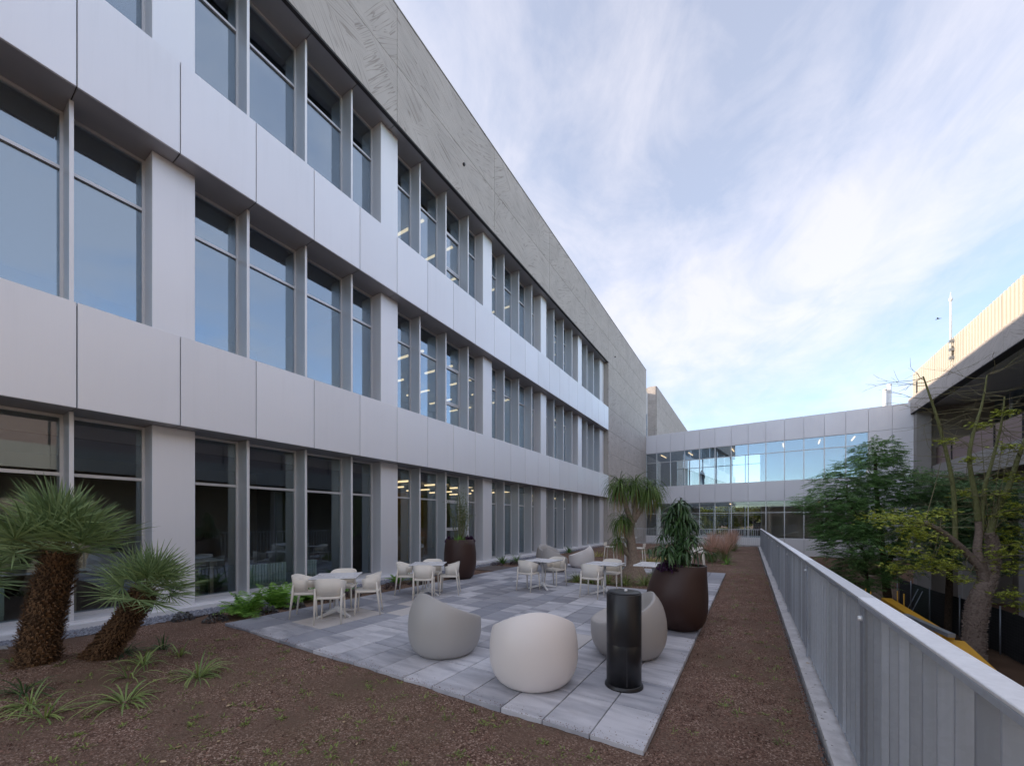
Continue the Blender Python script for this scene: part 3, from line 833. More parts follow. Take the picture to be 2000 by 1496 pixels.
# upper gallery: slab, balcony panels, glazing set back
yb = [-14, -10.4, -6.8, -3.2, .4, 4.0, 7.6, 11.2, 14.8, 18.4, 22, 24.4, 26.8, 29.2, 31.6, 34, 36.4]
for a, b in zip(yb[:-1], yb[1:]):
    pbox('balcony_panel', 10.5, 10.56, a+.03, b-.03, 5.26, 6.47, M['brown_panel'], rb, .004)
    pbox('panel_post', 10.44, 10.498, a-.025, a+.025, 5.26, 6.44, M['backing'], rb)
    pbox('slab_edge', 10.2, 10.6, a+.004, b-.004, 4.1, 5.25, M['conc_plain'], rb, .006)
pbox('gallery_floor', 10.62, 20, YR0, YR1-.3, 4.5, 5.2, M['conc_plain'], rb)
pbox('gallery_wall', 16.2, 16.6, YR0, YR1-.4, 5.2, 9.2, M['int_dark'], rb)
for a in np.arange(YR0, YR1-2, 1.8):
    pbox('gallery_mullion', 13.0, 13.12, a-.04, a+.04, 5.2, 9.2, M['frame'], rb)
    pbox('gallery_pane', 13.05, 13.07, a+.045, a+1.755, 5.25, 9.15, M['glass'], rb, .001)
pbox('gallery_transom', 12.99, 13.049, YR0, YR1-.6, 7.1, 7.2, M['frame'], rb)
pbox('corner_pier', 9.45, 10.15, YR1-1.0, YR1-.45, GZ, 8.895, M['conc_plain'], rb)
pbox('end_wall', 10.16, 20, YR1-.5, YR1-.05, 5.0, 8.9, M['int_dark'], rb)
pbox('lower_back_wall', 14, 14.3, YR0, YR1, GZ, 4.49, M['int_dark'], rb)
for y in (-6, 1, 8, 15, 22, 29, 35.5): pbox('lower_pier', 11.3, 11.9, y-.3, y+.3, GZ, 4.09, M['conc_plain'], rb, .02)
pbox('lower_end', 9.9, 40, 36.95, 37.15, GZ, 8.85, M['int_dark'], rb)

# unseen backdrop added behind the viewpoint for the lower bridge glass to reflect
rw = thing('added_reflection_backdrop', 'unseen tan pavilion added behind the viewpoint as a reflection for the lower bridge glass', 'building', (0, -24, GZ))
M['tan_render'] = plain('tan_render', (.40,.32,.26), .85, 0, .08, 2, .2)
pbox('wall', -14, 9, -25, -24.4, GZ, 4.4, M['tan_render'], rw, .02)
pbox('roof', -14.4, 9.4, -29, -24.1, 4.402, 4.75, M['conc_plain'], rw, .02)
for k in range(8):
    pbox('window', -13+k*2.7, -11.4+k*2.7, -24.39, -24.33, .6, 2.6, M['black_metal'], rw, .005)

# ------------------------------------------------------------------ roof things
for x, y, h in ((8.98, 40.83, 11.92), (9.29, 41.02, 12.32)):
    f = thing('flue_pipe', 'shorter of the two white flue pipes on the bridge roof' if h < 12 else 'taller of the two white flue pipes on the bridge roof', 'flue', (x, y, 9.66), 0, 'flue pipes on the bridge roof')
    b = MB(); b.tube([(0,0,0), (0,0,h-9.66-.12)], .13, 16); b.build('pipe', M['white_metal'], f, True, False)
    b = MB(); b.lathe([(.10,h-9.66-.13),(.145,h-9.66-.12),(.145,h-9.66-.02),(.10,h-9.66)], 16); b.build('cap', M['white_metal'], f, True, False)
    b = MB(); b.lathe([(.131,.5),(.15,.5),(.15,.56),(.131,.56)], 16); b.build('collar', M['grey_paint'], f, True, False)
a = thing('antenna_mast', 'white antenna mast clamped to the ribbed roof screen', 'antenna', (9.30, 30.3, 10.3))
b = MB(); b.tube([(0,0,0), (0,0,2.2), (0,0,3.3)], [.045,.045,.035], 10); b.build('pole', M['white_metal'], a, True, False)
b = MB(); b.lathe([(.035,3.25),(.085,3.3),(.07,3.42),(.03,3.46),(.018,3.7),(.004,3.75)], 10); b.build('finial', M['white_metal'], a, True, False)
for z in (.1, .55, 1.0):
    b = MB(); b.box(-.06, .12, -.07, .07, z, z+.14); b.build('clamp', M['grey_paint'], a, False, False)
b = MB(); b.box(.0, .10, .06, .20, .35, .85); b.build('relay_box', M['conc_plain'], a, False, False)
bd = MB()
bd.tube([(-.36,0,0), (-.2,0,.02), (.1,0,.03), (.36,0,0)], [.01,.06,.05,.01], 8)
bd.add([(-.12,0,.03),(.14,0,.03),(.02,-.55,.16),(-.08,-.5,.15),(.02,.55,.16),(-.08,.5,.15)], [(0,1,2,3),(0,5,4,1)])
o = bd.build('bird', M['backing']); o.location = (25.1, 86.1, 33.2); o.rotation_euler = (R(8), R(6), R(-30)); tag(o, 'tiny dark bird gliding across the sky left of the antenna', 'bird')

# ------------------------------------------------------------------ railings and kerb
kb = MB(); 
ky = np.arange(-3.5, 29.3, .4)
for a in ky: pass
kb.box(.47, .80, -3.6, 29.3, -.16, .004)
tag(kb.build('kerb', M['kerb']), kind='structure')

rail = thing('terrace_railing', 'long galvanised steel blade railing with flat plate handrail along the right edge of the terrace', 'railing', (.6, 12, 0))
posts = [3.10 + 2.64*k for k in range(-2, 10)] + [29.0]
for k, y in enumerate(posts):
    pbox('post', .572, .640, y-.009, y+.009, .0, 1.125, M['galv'], rail, .002)
    pbox('post', .572, .588, y-.075, y-.012, .004, 1.122, M['galv'], rail, .002)
for a, b in zip(posts[:-1], posts[1:]):
    pbox('handrail_plate', .560, .648, a+.004, b-.004, 1.128, 1.142, M['galv_top'], rail, .003)
    pbox('handrail_lip', .561, .569, a+.006, b-.006, 1.102, 1.127, M['galv'], rail, .002)
    pbox('bottom_bar', .592, .622, a+.01, b-.09, .03, .042, M['galv'], rail, .002)
    n = int(round((b-a)/.142))
    for i in range(1, n):
        y = a + (b-a)*i/n
        if b-y < .10: continue
        me = cbox(.062, .014, 1.04, M['galv'], .0012)
        o = link('baluster', me, rail); o.location = Vector((.607, y, .585)) - rail.location; o.rotation_euler = (0, 0, R(random.uniform(-2, 2)))
    s = MB(); s.tube([(.553,a-.045,1.02),(.574,a-.045,1.02)], [.014,.017], 12); s.build('bolt', M['galv_top'], rail, True)

er = thing('end_railing', 'thin barred light grey railing across the far end of the terrace', 'railing', (-3.9, 29.1, 0))
pbox('top_rail', -8.3, .54, 29.08, 29.12, 1.06, 1.09, M['frame'], er); pbox('low_rail', -8.3, .54, 29.085, 29.115, .06, .085, M['frame'], er)
for k in range(80):
    x = -8.25 + k*.11
    pbox('bar', x-.008, x+.008, 29.092, 29.108, .086, 1.059, M['frame'], er, .001)
pk = MB(); pk.box(-8.4, .8, 29.16, 29.3, -.15, .06); tag(pk.build('end_kerb', M['kerb']), kind='structure')

# ------------------------------------------------------------------ furniture
def make_egg(name, label, mat, loc, face, sc=1.0, group='egg shaped lounge chairs'):
    """rounded shell with a high back and a scooped seat; local +X is the open front"""
    b = MB(); seg = 48
    def Rz(z):
        q = abs(z-.30)/(.405 if z < .30 else .56)
        return .445*max(0, 1-q**2.35)**.45
    def rim(th): return .385 + .35*((1-math.cos(th))/2)**1.15
    outer = []
    nz_ = 14
    for i in range(nz_+1):
        t = i/nz_; ring = []
        for k in range(seg):
            th = 2*math.pi*k/seg; z = rim(th)*t; r = Rz(z)
            ring.append((r*math.cos(th)*1.0 - .02*t*0, r*math.sin(th), z))
        outer.append(ring)
    rings = [[(x*.93, y*.93, 0.0) for x, y, z in outer[0]]] + [[(x, y, max(z, .012)) for x, y, z in outer[0]]] + outer[1:]
    for (din, dz) in ((.008,.010),(.022,.014),(.038,.008)):
        ring = []
        for k in range(seg):
            th = 2*math.pi*k/seg; z = rim(th); r = Rz(z)-din; ring.append((r*math.cos(th), r*math.sin(th), z+dz))
        rings.append(ring)
    for s_ in (.08,.18,.3,.42,.55,.7,.85,.97):
        ring = []
        for k in range(seg):
            th = 2*math.pi*k/seg; z = rim(th); r = (Rz(z)-.048)*(1-s_); x = r*math.cos(th)
            zs = .335 + .03*x/.4
            e = (1-s_)**3.2 if math.cos(th) < .3 else (1-s_)**2.2
            ring.append((x, r*math.sin(th), zs + (z-zs)*e))
        rings.append(ring)
    b.rings(rings)
    me = b.mesh(name); me.materials.append(mat); me.shade_smooth()
    o = link(name, me); o.location = loc; o.rotation_euler = (0,0,face); o.scale = (sc,sc,sc)
    return tag(o, label, 'lounge chair', group)
make_egg('egg_lounge_chair', 'grey egg lounge chair at left of the front three, back to the glazing', M['shell'], (-3.20, 3.60, 0), R(76))
make_egg('egg_lounge_chair', 'pale egg lounge chair nearest the camera, seen from behind', M['shell_light'], (-1.86, 3.42, 0), R(125), 1.0)
make_egg('egg_lounge_chair', 'taupe egg lounge chair standing behind the black cylinder bin', M['shell_dark'], (-1.26, 4.72, 0), R(205))
make_egg('egg_lounge_chair', 'grey egg lounge chair behind the third table, nearest of the far three', M['shell_dark'], (-5.35, 11.2, 0), R(60))
make_egg('egg_lounge_chair', 'taupe egg lounge chair farthest away, open side towards the camera', M['shell_dark'], (-6.45, 13.0, 0), R(-15))
make_egg('egg_lounge_chair', 'pale egg lounge chair at right of the far three, tilted scoop facing left', M['shell_light'], (-5.02, 12.75, 0), R(195))

def make_chair():
    r = thing('cafe_armchair', 'x', 'chair', (0,0,0), 0, 'cream plastic cafe armchairs round the tables'); kids = []
    b = MB(); rs = []
    for z, g_ in ((.385,.0),(.392,.012),(.415,.016),(.423,.006)):
        ring = []
        for k in range(28):
            a = 2*math.pi*k/28; c, s_ = math.cos(a), math.sin(a); e = .42
            ring.append(((.185+g_)*math.copysign(abs(c)**e, c), (.185+g_)*math.copysign(abs(s_)**e, s_), z))
        rs.append(ring)
    b.rings(rs); kids.append(b.build('seat', M['chair'], r, True, False))
    b = MB(); n = 22; A = R(98); oi = [[], [], [], []]
    for i in range(n+1):
        a = math.pi - A + 2*A*i/n; q = abs(i/n-.5)*2
        zt = .71 - .085*q**2.2; zb_ = .43 + .02*q
        def pt(rad, z, fl): 
            e = .62; c, s_ = math.cos(a), math.sin(a)
            return ((rad+fl)*math.copysign(abs(c)**e, c)*.98, (rad+fl)*math.copysign(abs(s_)**e, s_), z)
        oi[0].append(pt(.198, zb_, 0)); oi[1].append(pt(.198, zt, .032)); oi[2].append(pt(.180, zt+.002, .032)); oi[3].append(pt(.180, zb_, 0))
    vs = sum(oi, []); m = n+1; fs = []
    for j in range(4):
        for i in range(n): fs.append((j*m+i, j*m+i+1, ((j+1)%4)*m+i+1, ((j+1)%4)*m+i))
    fs += [(0, m, 2*m, 3*m), (3*m+n, 2*m+n, m+n, n)]
    b.add(vs, fs); kids.append(b.build('backrest', M['chair'], r, True, False))
    for sx, sy in ((1,1),(1,-1),(-1,1),(-1,-1)):
        b = MB()
        if sx > 0: b.tube([(.165,.165*sy,.40),(.19,.18*sy,.0)], [.018,.012], 10)
        else: b.tube([(-.165,.193*sy,.56),(-.178,.19*sy,.40),(-.225,.195*sy,.0)], [.010,.020,.012], 10)
        kids.append(b.build('leg', M['chair'], r, True, False))
    return r, kids
CH, CHK = make_chair(); first = [True]
def place_chair(x, y, face, label, grp):
    if first[0]:
        first[0] = False; CH.location = (x, y, 0); CH.rotation_euler = (0,0,face); CH['label'] = label; CH['group'] = grp; return CH
    return copy_thing(CH, CHK, (x, y, 0), face, label, grp)
def make_table():
    r = thing('pedestal_table', 'x', 'table', (0,0,0), 0, 'square white pedestal tables'); kids = []
    t = pbox('tabletop', -.36, .36, -.36, .36, .662, .672, M['table_top'], r, .002); kids.append(t)
    e = pbox('edge_core', -.358, .358, -.358, .358, .655, .6615, M['table_edge'], r, .001); kids.append(e)
    b = MB(); b.tube([(0,0,.10),(0,0,.655)], .028, 16); kids.append(b.build('column', M['white_metal'], r, True, False))
    b = MB(); b.lathe([(.028,.06),(.05,.07),(.05,.12),(.03,.15)], 16); kids.append(b.build('hub', M['white_metal'], r, True, False))
    for k in range(4):
        a = R(45+90*k); b = MB(); c, s_ = math.cos(a), math.sin(a)
        p0 = Vector((c*.03, s_*.03, .095)); p1 = Vector((c*.36, s_*.36, .018)); sd_ = Vector((-s_, c, 0))
        b.add([p0-sd_*.03+Vector((0,0,-.03)), p0+sd_*.03+Vector((0,0,-.03)), p0+sd_*.03+Vector((0,0,.025)), p0-sd_*.03+Vector((0,0,.025)),
               p1-sd_*.018+Vector((0,0,-.016)), p1+sd_*.018+Vector((0,0,-.016)), p1+sd_*.018+Vector((0,0,.006)), p1-sd_*.018+Vector((0,0,.006))],
              [(0,1,2,3),(7,6,5,4),(0,4,5,1),(1,5,6,2),(2,6,7,3),(3,7,4,0)])
        kids.append(b.build('foot', M['white_metal'], r, False, False))
    return r, kids
TB, TBK = make_table()
def set_table(first_, x, y, rot, label):
    if first_:
        TB.location = (x, y, 0); TB.rotation_euler = (0,0,rot); TB['label'] = label; return TB
    return copy_thing(TB, TBK, (x, y, 0), rot, label)
tables = [(-6.03, 4.03, 45, 'the fern bed beside the glazing, nearest table on the left'), (-6.03, 6.24, 34, 'the tall brown planter by the glazing, second from the left'),
          (-4.22, 8.22, 0, 'the far lounge chairs, third from the left'), (-2.72, 8.30, 0, 'the swollen trunk palm bed, fourth from the left')]
NAMES = ['nearest left table', 'second table by the brown planter', 'third table', 'fourth table by the ponytail palm bed']
for k, (x, y, rot, lab) in enumerate(tables):
    set_table(k == 0, x, y, R(rot), 'white square pedestal table by ' + lab)
def chair_at(k, dirdeg, label, dist=.46, off=0.0):
    x, y, rot, _ = tables[k]; a = R(dirdeg)
    place_chair(x+math.cos(a)*dist-math.sin(a)*off, y+math.sin(a)*dist+math.cos(a)*off, a+math.pi, label, 'cream plastic cafe armchairs round the tables')
chair_at(0, -45, 'cream armchair at the nearest left table, its back to the camera', .46)
chair_at(0, 45, 'cream armchair at the nearest left table, side on at its right', .50)
chair_at(0, 135, 'cream armchair at the nearest left table, behind the tabletop against the glazing', .50)
chair_at(0, 225, 'cream armchair at the nearest left table, leftmost by the ferns', .46)
chair_at(1, -56, 'cream armchair at the second table, its square back to the camera')
chair_at(1, 34, 'cream armchair at the second table, right side in front of the brown planter')
chair_at(1, 124, 'cream armchair at the second table, hidden behind the tabletop')
chair_at(1, 214, 'cream armchair at the second table, left side near the wall bed')
chair_at(2, -95, 'cream armchair at the third table, its back to the camera', .44, -.10)
chair_at(2, 80, 'cream armchair at the third table, far side facing the camera', .50)
chair_at(3, -92, 'cream armchair at the fourth table, its back to the camera', .46, -.10)
chair_at(3, 92, 'cream armchair at the fourth table, far side facing the camera', .50)

# low concrete-topped table behind the brown planter, high table and stools beyond the palm
lt = thing('stone_table', 'pale grey table half hidden behind the large brown planter', 'table', (-1.72, 8.75, 0))
pbox('tabletop', -.40-1.72, .40-1.72, 8.35, 9.15, .645, .672, M['table_top'], lt, .004)
b = MB(); b.lathe([(.10,.0),(.09,.02),(.07,.3),(.10,.60),(.20,.644)], 20); b.build('pedestal', M['conc_plain'], lt, True, False)
ht = thing('high_table', 'tall narrow white bar table standing behind the ponytail palm', 'table', (-3.72, 13.6, 0))
pbox('tabletop', -.33-3.72, .33-3.72, 13.27, 13.93, 1.02, 1.035, M['table_top'], ht, .002)
b = MB(); b.tube([(0,0,.05),(0,0,1.018)], .035, 14); b.build('column', M['white_metal'], ht, True, False)
for k in range(4):
    a_ = R(20+90*k); b = MB(); b.obox((0,0,.07), (math.cos(a_)*.34, math.sin(a_)*.34, .015), .05, .03); b.build('foot', M['white_metal'], ht, False, False)
def make_stool(x, y, rz, label):
    r = thing('bar_stool', label, 'stool', (x, y, 0), rz, 'cream bar stools at the high table')
    b = MB(); rs = []
    for z, g_ in ((.655,.0),(.665,.012),(.69,.014),(.70,.0)):
        rs.append([((.18+g_)*math.copysign(abs(math.cos(2*math.pi*k/24))**.45, math.cos(2*math.pi*k/24)), (.18+g_)*math.copysign(abs(math.sin(2*math.pi*k/24))**.45, math.sin(2*math.pi*k/24)), z) for k in range(24)])
    b.rings(rs); b.build('seat', M['chair'], r, True, False)
    for sx in (1,-1):
        for sy in (1,-1):
            b = MB(); b.tube([(.15*sx,.15*sy,.66),(.21*sx,.21*sy,0)], [.016,.011], 8); b.build('leg', M['chair'], r, True, False)
    for s_ in (1,-1):
        b = MB(); b.obox((.195*s_,-.195,.22),(.195*s_,.195,.22), .014, .014); b.build('footrest', M['chair'], r, False, False)
        b = MB(); b.obox((-.195,.195*s_,.235),(.195,.195*s_,.235), .014, .014); b.build('footrest', M['chair'], r, False, False)
    b = MB(); b.obox((-.19,-.17,.78),(-.19,.17,.78), .02, .12); b.build('backrest', M['chair'], r, False, False)
    return r
make_stool(-4.30, 13.75, R(0), 'cream bar stool left of the ponytail palm trunk')
make_stool(-3.25, 13.55, R(180), 'cream bar stool right of the ponytail palm trunk')
make_stool(-1.35, 12.9, R(90), 'cream bar stool seen past the right rim of the large brown planter')

# black cylinder bin
bn = thing('cylinder_bin', 'tall black steel cylinder bin in front of the taupe egg chair', 'bin', (-1.046, 3.77, 0))
b = MB(); b.lathe([(.165,.035),(.165,.42),(.164,.423),(.165,.426),(.165,.90),(.160,.905)], 48); b.build('body', M['black_metal'], bn, True, False)
b = MB(); b.lathe([(.182,.0),(.182,.012),(.172,.03),(.167,.036)], 48); b.build('base_ring', M['black_metal'], bn, True, False)
b = MB(); b.lathe([(.158,.905),(.156,.915),(.10,.918),(.001,.918)], 40); b.build('lid', M['black_metal'], bn, True, False)
b = MB(); b.lathe([(.013,.918),(.016,.925),(.014,.938),(.002,.941)], 14, (.02,.0)); b.build('knob', M['white_metal'], bn, True, False)
b = MB(); b.box(-.0025,.0025,-.170,-.1655,.05,.40); o = b.build('seam', M['backing'], bn, False, False); o.rotation_euler = (0,0,R(25))

# planters
def planter(label, loc, prof, soilz, wob):
    t = thing('brown_planter', label, 'planter', loc, 0, 'big rounded brown planters')
    b = MB(); seg = 48; rs = []
    for z, r_, cx, cy in prof:
        rs.append([(cx+r_*(1+wob*math.cos(2*th))*math.cos(th), cy+r_*math.sin(th), z) for th in (2*math.pi*k/seg for k in range(seg))])
    zt, rt, cx, cy = prof[-1]
    for dr, dz in ((.006,.006),(.022,.006),(.03,-.004),(.032,-.10)):
        rs.append([(cx+(rt-dr)*(1+wob*math.cos(2*th))*math.cos(th), cy+(rt-dr)*math.sin(th), zt+dz) for th in (2*math.pi*k/seg for k in range(seg))])
    b.rings(rs, True, False); b.build('pot', M['corten'], t, True, False)
    b = MB(); b.rings([[(cx+(rt-.033)*math.cos(th), cy+(rt-.033)*math.sin(th), soilz) for th in (2*math.pi*k/seg for k in range(seg))]], False, True)
    b.build('bark_mulch', M['pot_soil'], t, False, False)
    return t
ca_, sa_ = math.cos(math.atan(464/750)), math.sin(math.atan(464/750))
def lean(k): return (k*ca_, k*sa_)      # sideways lean across the view the photograph was taken from
P2 = planter('large brown planter at the right edge of the paving holding a drooping ficus', (-.90, 6.25, 0),
    [(0,.235,*lean(0)),(.012,.262,*lean(0)),(.06,.315,*lean(-.005)),(.15,.372,*lean(-.02)),(.30,.412,*lean(-.035)),(.48,.425,*lean(-.045)),(.65,.402,*lean(-.028)),(.80,.368,*lean(.0)),(.94,.335,*lean(.035))], .90, .02)
P1 = planter('tall brown planter against the glazing holding airy bamboo like canes', (-6.95, 8.45, 0),
    [(0,.27,0,0),(.012,.31,0,0),(.08,.375,0,0),(.25,.43,0,0),(.45,.452,0,0),(.70,.448,0,0),(.92,.428,0,0),(1.09,.405,0,0)], 1.04, .02)

# ------------------------------------------------------------------ plants
def blades_plant(name, label, cat, loc, n, Lr, W_, mat, elev=(25,80), droop=(.5,1.1), nseg=5, group=None, rad=.05, fold=.25, sc=1.0):
    b = MB()
    for k in range(n):
        a = random.uniform(0, 2*math.pi); e = R(random.uniform(*elev)); rr = random.uniform(0, rad)
        d = Vector((math.cos(a)*math.cos(e), math.sin(a)*math.cos(e), math.sin(e)))
        side = Vector((-math.sin(a), math.cos(a), random.uniform(-.3,.3)))
        b.blade((math.cos(a)*rr, math.sin(a)*rr, -.01), d, side, random.uniform(*Lr)*sc, W_*random.uniform(.7,1.2), random.uniform(*droop), nseg, .08, fold)
    o = b.build(name, mat); o.location = loc
    return tag(o, label, cat, group)
random.seed(5)
def gz(x, y): return float(soil_height(np.array(x), np.array(y)))

# fan palms -------------------------------------------------------------
def frond(L_pet, Rf, nleaf):
    """petiole along +X then a folded fan"""
    b = MB(); c = Vector((L_pet, 0, 0))
    for k in range(nleaf):
        t = (k+.5)/nleaf*2-1; a = t*R(118)
        ln = Rf*(1-.30*abs(t)**1.6)*random.uniform(.90,1.06)
        d = Vector((math.cos(a), math.sin(a), .16-.10*abs(t)+random.uniform(-.05,.05)))
        side = Vector((-math.sin(a), math.cos(a), .55*(1 if k % 2 else -1)))
        b.blade(c, d, side, ln, .019, random.uniform(.04,.32), 4, .05, .35, .35)
    return b
def petiole(L_pet):
    b = MB(); b.tube([(0,0,0),(L_pet*.5,0,.01),(L_pet*1.02,0,0)], [.009,.006,.005], 5); return b
FR = []
random.seed(9)
for k in range(5):
    L_ = random.uniform(.36,.46); f = frond(L_, random.uniform(.48,.58), 24); me = f.mesh('frond'); me.materials.append(M['palm']); pm = petiole(L_).mesh('petiole'); pm.materials.append(M['palm_stem'])
    FR.append((me, pm))
def fan_palm(label, base, path, radii, nf, sc, elev, tilt=(0,0), seed=1, only=None):
    random.seed(seed)
    t = thing('fan_palm', label, 'palm', base, 0, 'fan palms with shaggy brown trunks')
    P_ = smooth_path(path, 6); rad = lerp_list(radii, len(P_))
    b = MB(); b.tube(P_, rad, 14); tr = b.build('trunk', M['palm_bark'], t, True, False)
    sb = MB()       # leaf bases round the trunk
    n = len(P_); rows_ = 46
    for i in range(rows_):
        q = i/(rows_-1)*(n-1.001); j = int(q); p = P_[j].lerp(P_[j+1], q-j); r_ = rad[j]*(1-q+j)+rad[j+1]*(q-j)
        ax = (P_[min(j+1,n-1)]-P_[j]).normalized()
        m_ = 20
        for k in range(m_):
            a = 2*math.pi*(k+.5*(i%2)+random.uniform(-.2,.2))/m_
            x = ax.cross(Vector((0,1,0.2))).normalized(); y = ax.cross(x)
            o_ = x*math.cos(a)+y*math.sin(a); s_ = ax.cross(o_)
            w = r_*random.uniform(.08,.17); h = random.uniform(.018,.04); out = random.uniform(.015,.05)
            c = p+o_*r_*.97
            sb.add([c-s_*w-ax*.01, c+s_*w-ax*.01, c+o_*out+s_*w*.55+ax*h, c+o_*out-s_*w*.55+ax*h, c+o_*out*.2+ax*(h+.01)], [(0,1,2,3),(3,2,4)])
            for _ in range(5):
                a2 = random.uniform(-.1,.1); hp = c + s_*random.uniform(-w,w); dv = (o_*random.uniform(.3,1)+ax*random.uniform(-.8,.9)+s_*random.uniform(-.6,.6)).normalized()
                sb.blade(hp, dv, s_, random.uniform(.03,.07), .0035, .3, 2, .3)
    sb.build('leaf_base', M['palm_scale'], tr, False, False)
    top = P_[-1]; ax = Vector((tilt[0], tilt[1], 1)).normalized(); q = Vector((0,0,1)).rotation_difference(ax)
    for k in range(nf):
        fm, pm = FR[k % 5]
        a = 2.399*k + random.uniform(-.2,.2); u = (k+.5)/nf; e = R(elev[0] + (elev[1]-elev[0])*u**.85 + random.uniform(-6,6))
        rot = q.to_matrix().to_4x4() @ Matrix.Rotation(a, 4, 'Z') @ Matrix.Rotation(-e, 4, 'Y') @ Matrix.Rotation(random.uniform(-.5,.5), 4, 'X')
        o = link('frond', fm, t); s_ = sc*random.uniform(.88,1.1)
        o.matrix_basis = Matrix.Translation(top) @ rot @ Matrix.Scale(s_, 4)
        link('petiole', pm, o)
    return t
fan_palm('tallest fan palm with shaggy trunk leaning right beside the grey gravel', (-6.06,.79,-.02),
    [(-.03,-.02,-.05),(-.02,-.01,.30),(.02,.02,.65),(.09,.07,1.00),(.15,.11,1.30)], [.165,.148,.138,.130,.125,.105], 48, .82, (2,86), (.02,.0), 3)
fan_palm('shorter fan palm slanting out right from behind the tallest palm', (-5.90,1.16,-.02),
    [(-.14,-.09,-.05),(.06,.04,.26),(.24,.15,.54),(.42,.26,.86)], [.145,.115,.105,.10,.09], 38, .62, (-8,82), (.35,.22), 4)
fan_palm('fan palm cut off by the left edge of the frame', (-7.30,.25,-.02),
    [(0,0,-.05),(.02,.02,.5),(.04,.04,1.02)], [.17,.15,.12], 44, .80, (-18,82), (.1,.1), 5)

# strap leaved clumps round the palms
SP = [(-6.1,1.75,'small upright strap leaf tuft farthest behind the palms',.26,30,'spider_dark',(45,85)),
      (-5.68,1.78,'sparse strap leaf tuft right of the slanting palm',.26,20,'spider',(30,80)),
      (-5.95,1.36,'dark green strap leaf clump pressed against the slanting trunk',.34,55,'spider_dark',(10,60)),
      (-5.52,1.42,'mid green arching strap clump in front of the slanting trunk',.34,34,'spider',(25,75)),
      (-5.27,1.25,'thin tall strap leaf tuft between two bigger clumps',.34,22,'spider',(40,80)),
      (-4.88,1.68,'largest yellow green strap leaf clump, nearest the paving',.44,70,'spider',(15,70)),
      (-4.75,1.10,'wide arching grey green strap leaf clump in the middle of the bed',.46,60,'spider',(15,65)),
      (-4.92,.66,'strap leaf clump with long blades left of the middle clump',.36,26,'spider',(25,75)),
      (-5.20,.62,'strap leaf clump low at the foot of the tallest palm',.34,32,'spider',(15,70)),
      (-5.45,.62,'bluish strap leaf clump at the left frame edge',.36,38,'spider_dark',(20,75)),
      (-6.6,.66,'faded strap leaf tuft left of the tallest trunk',.30,24,'spider',(15,65))]
random.seed(31)
for x, y, lab, L_, n, m_, el in SP:
    blades_plant('strap_leaf_clump', lab, 'plant', (x,y,gz(x,y)), n, (L_*.5,L_*.95), .013, M[m_], el, (.7,1.7), 6, 'strap leaved clumps under the palms', .04, .3)

# ferns
def fern(label, x, y, n, L_, mat='fern'):
    b = MB()
    for k in range(n):
        a = 2*math.pi*(k+random.uniform(-.3,.3))/n; e = R(random.uniform(38,78)); d = Vector((math.cos(a)*math.cos(e), math.sin(a)*math.cos(e), math.sin(e)))
        p = Vector((0,0,0)); ln = L_*random.uniform(.7,1.1); m_ = 15
        for i in range(m_):
            t = i/m_; d = (d+Vector((0,0,-.075))).normalized(); p = p+d*ln/m_
            s_ = d.cross(Vector((0,0,1))).normalized(); w = .105*math.sin(math.pi*(t*.86+.12))**.8*L_/.4
            for sg in (-1,1):
                b.blade(p, s_*sg+d*.35+Vector((0,0,random.uniform(-.15,.1))), d, w*random.uniform(.8,1.1), .020*L_/.4, .3, 2, .2)
    o = b.build('fern', M[mat]); o.location = (x,y,gz(x,y)); return tag(o, label, 'fern', 'ferns in the wall bed')
random.seed(17)
fern('nearest bright green fern at the paving corner', -7.42, 3.25, 26, .56)
fern('second bright green fern along the wall bed', -7.62, 3.85, 26, .56)
fern('third bright green fern, just left of the nearest table', -7.78, 4.50, 24, .52)
fern('small green fern behind the nearest table', -7.85, 5.55, 14, .30)
fern('green fern left of the second table by the silver column', -7.80, 6.95, 18, .40)

def mound(name, label, x, y, r_, h, n, mat, group, cat='plant', leaf=.035, z=None):
    th = rng.uniform(0,6.28,n); rr = r_*np.sqrt(rng.random(n)); 
    P_ = np.stack([rr*np.cos(th), rr*np.sin(th), h*(1-(rr/r_)**2)*rng.uniform(.35,1.0,n)], -1)
    D = np.stack([np.cos(th), np.sin(th), rng.uniform(-.1,.9,n)], -1) + rng.normal(0,.4,(n,3)); Sd = rng.normal(size=(n,3))
    me = leaf_mesh(name, P_, D, Sd, rng.uniform(.7,1.3,n)*leaf, rng.uniform(.8,1.3,n)*leaf, mat, .1)
    o = link(name, me); o.location = (x, y, gz(x,y) if z is None else z); return tag(o, label, cat, group)
hs = [(-7.45,2.80,.16,'heuchera_grey','greyish plum leaved mound at the paving corner'),(-7.25,3.52,.14,'heuchera_grey','greyish plum mound in front of the second fern'),(-7.33,4.02,.17,'heuchera_grey','grey plum mound in front of the third fern'),
      (-7.35,4.75,.20,'heuchera','dark plum mound behind the leftmost cream chair'),(-7.42,5.30,.20,'heuchera','dark plum mound behind the nearest table'),(-7.42,5.85,.20,'heuchera','dark plum mound right of the nearest table'),
      (-7.42,6.40,.20,'heuchera','dark plum mound between the first two tables'),(-7.40,7.20,.20,'heuchera','dark plum mound behind the second table'),(-7.45,7.75,.18,'heuchera','dark plum mound left of the tall brown planter'),
      (-7.70,6.05,.18,'heuchera','dark plum mound against the plinth'),(-8.0,2.55,.14,'heuchera_grey','grey green leaf mound beside the gravel strip'),
      (-7.95,11.75,.25,'heuchera','dark plum mound right of the tall brown planter'),(-7.55,12.35,.20,'heuchera','dark plum mound left of the far egg chairs')]
for x, y, r_, m_, lab in hs:
    mound('plum_leaf_mound', lab, x, y, r_, .15, 260, M[m_], 'plum leaved mounds in the wall bed')
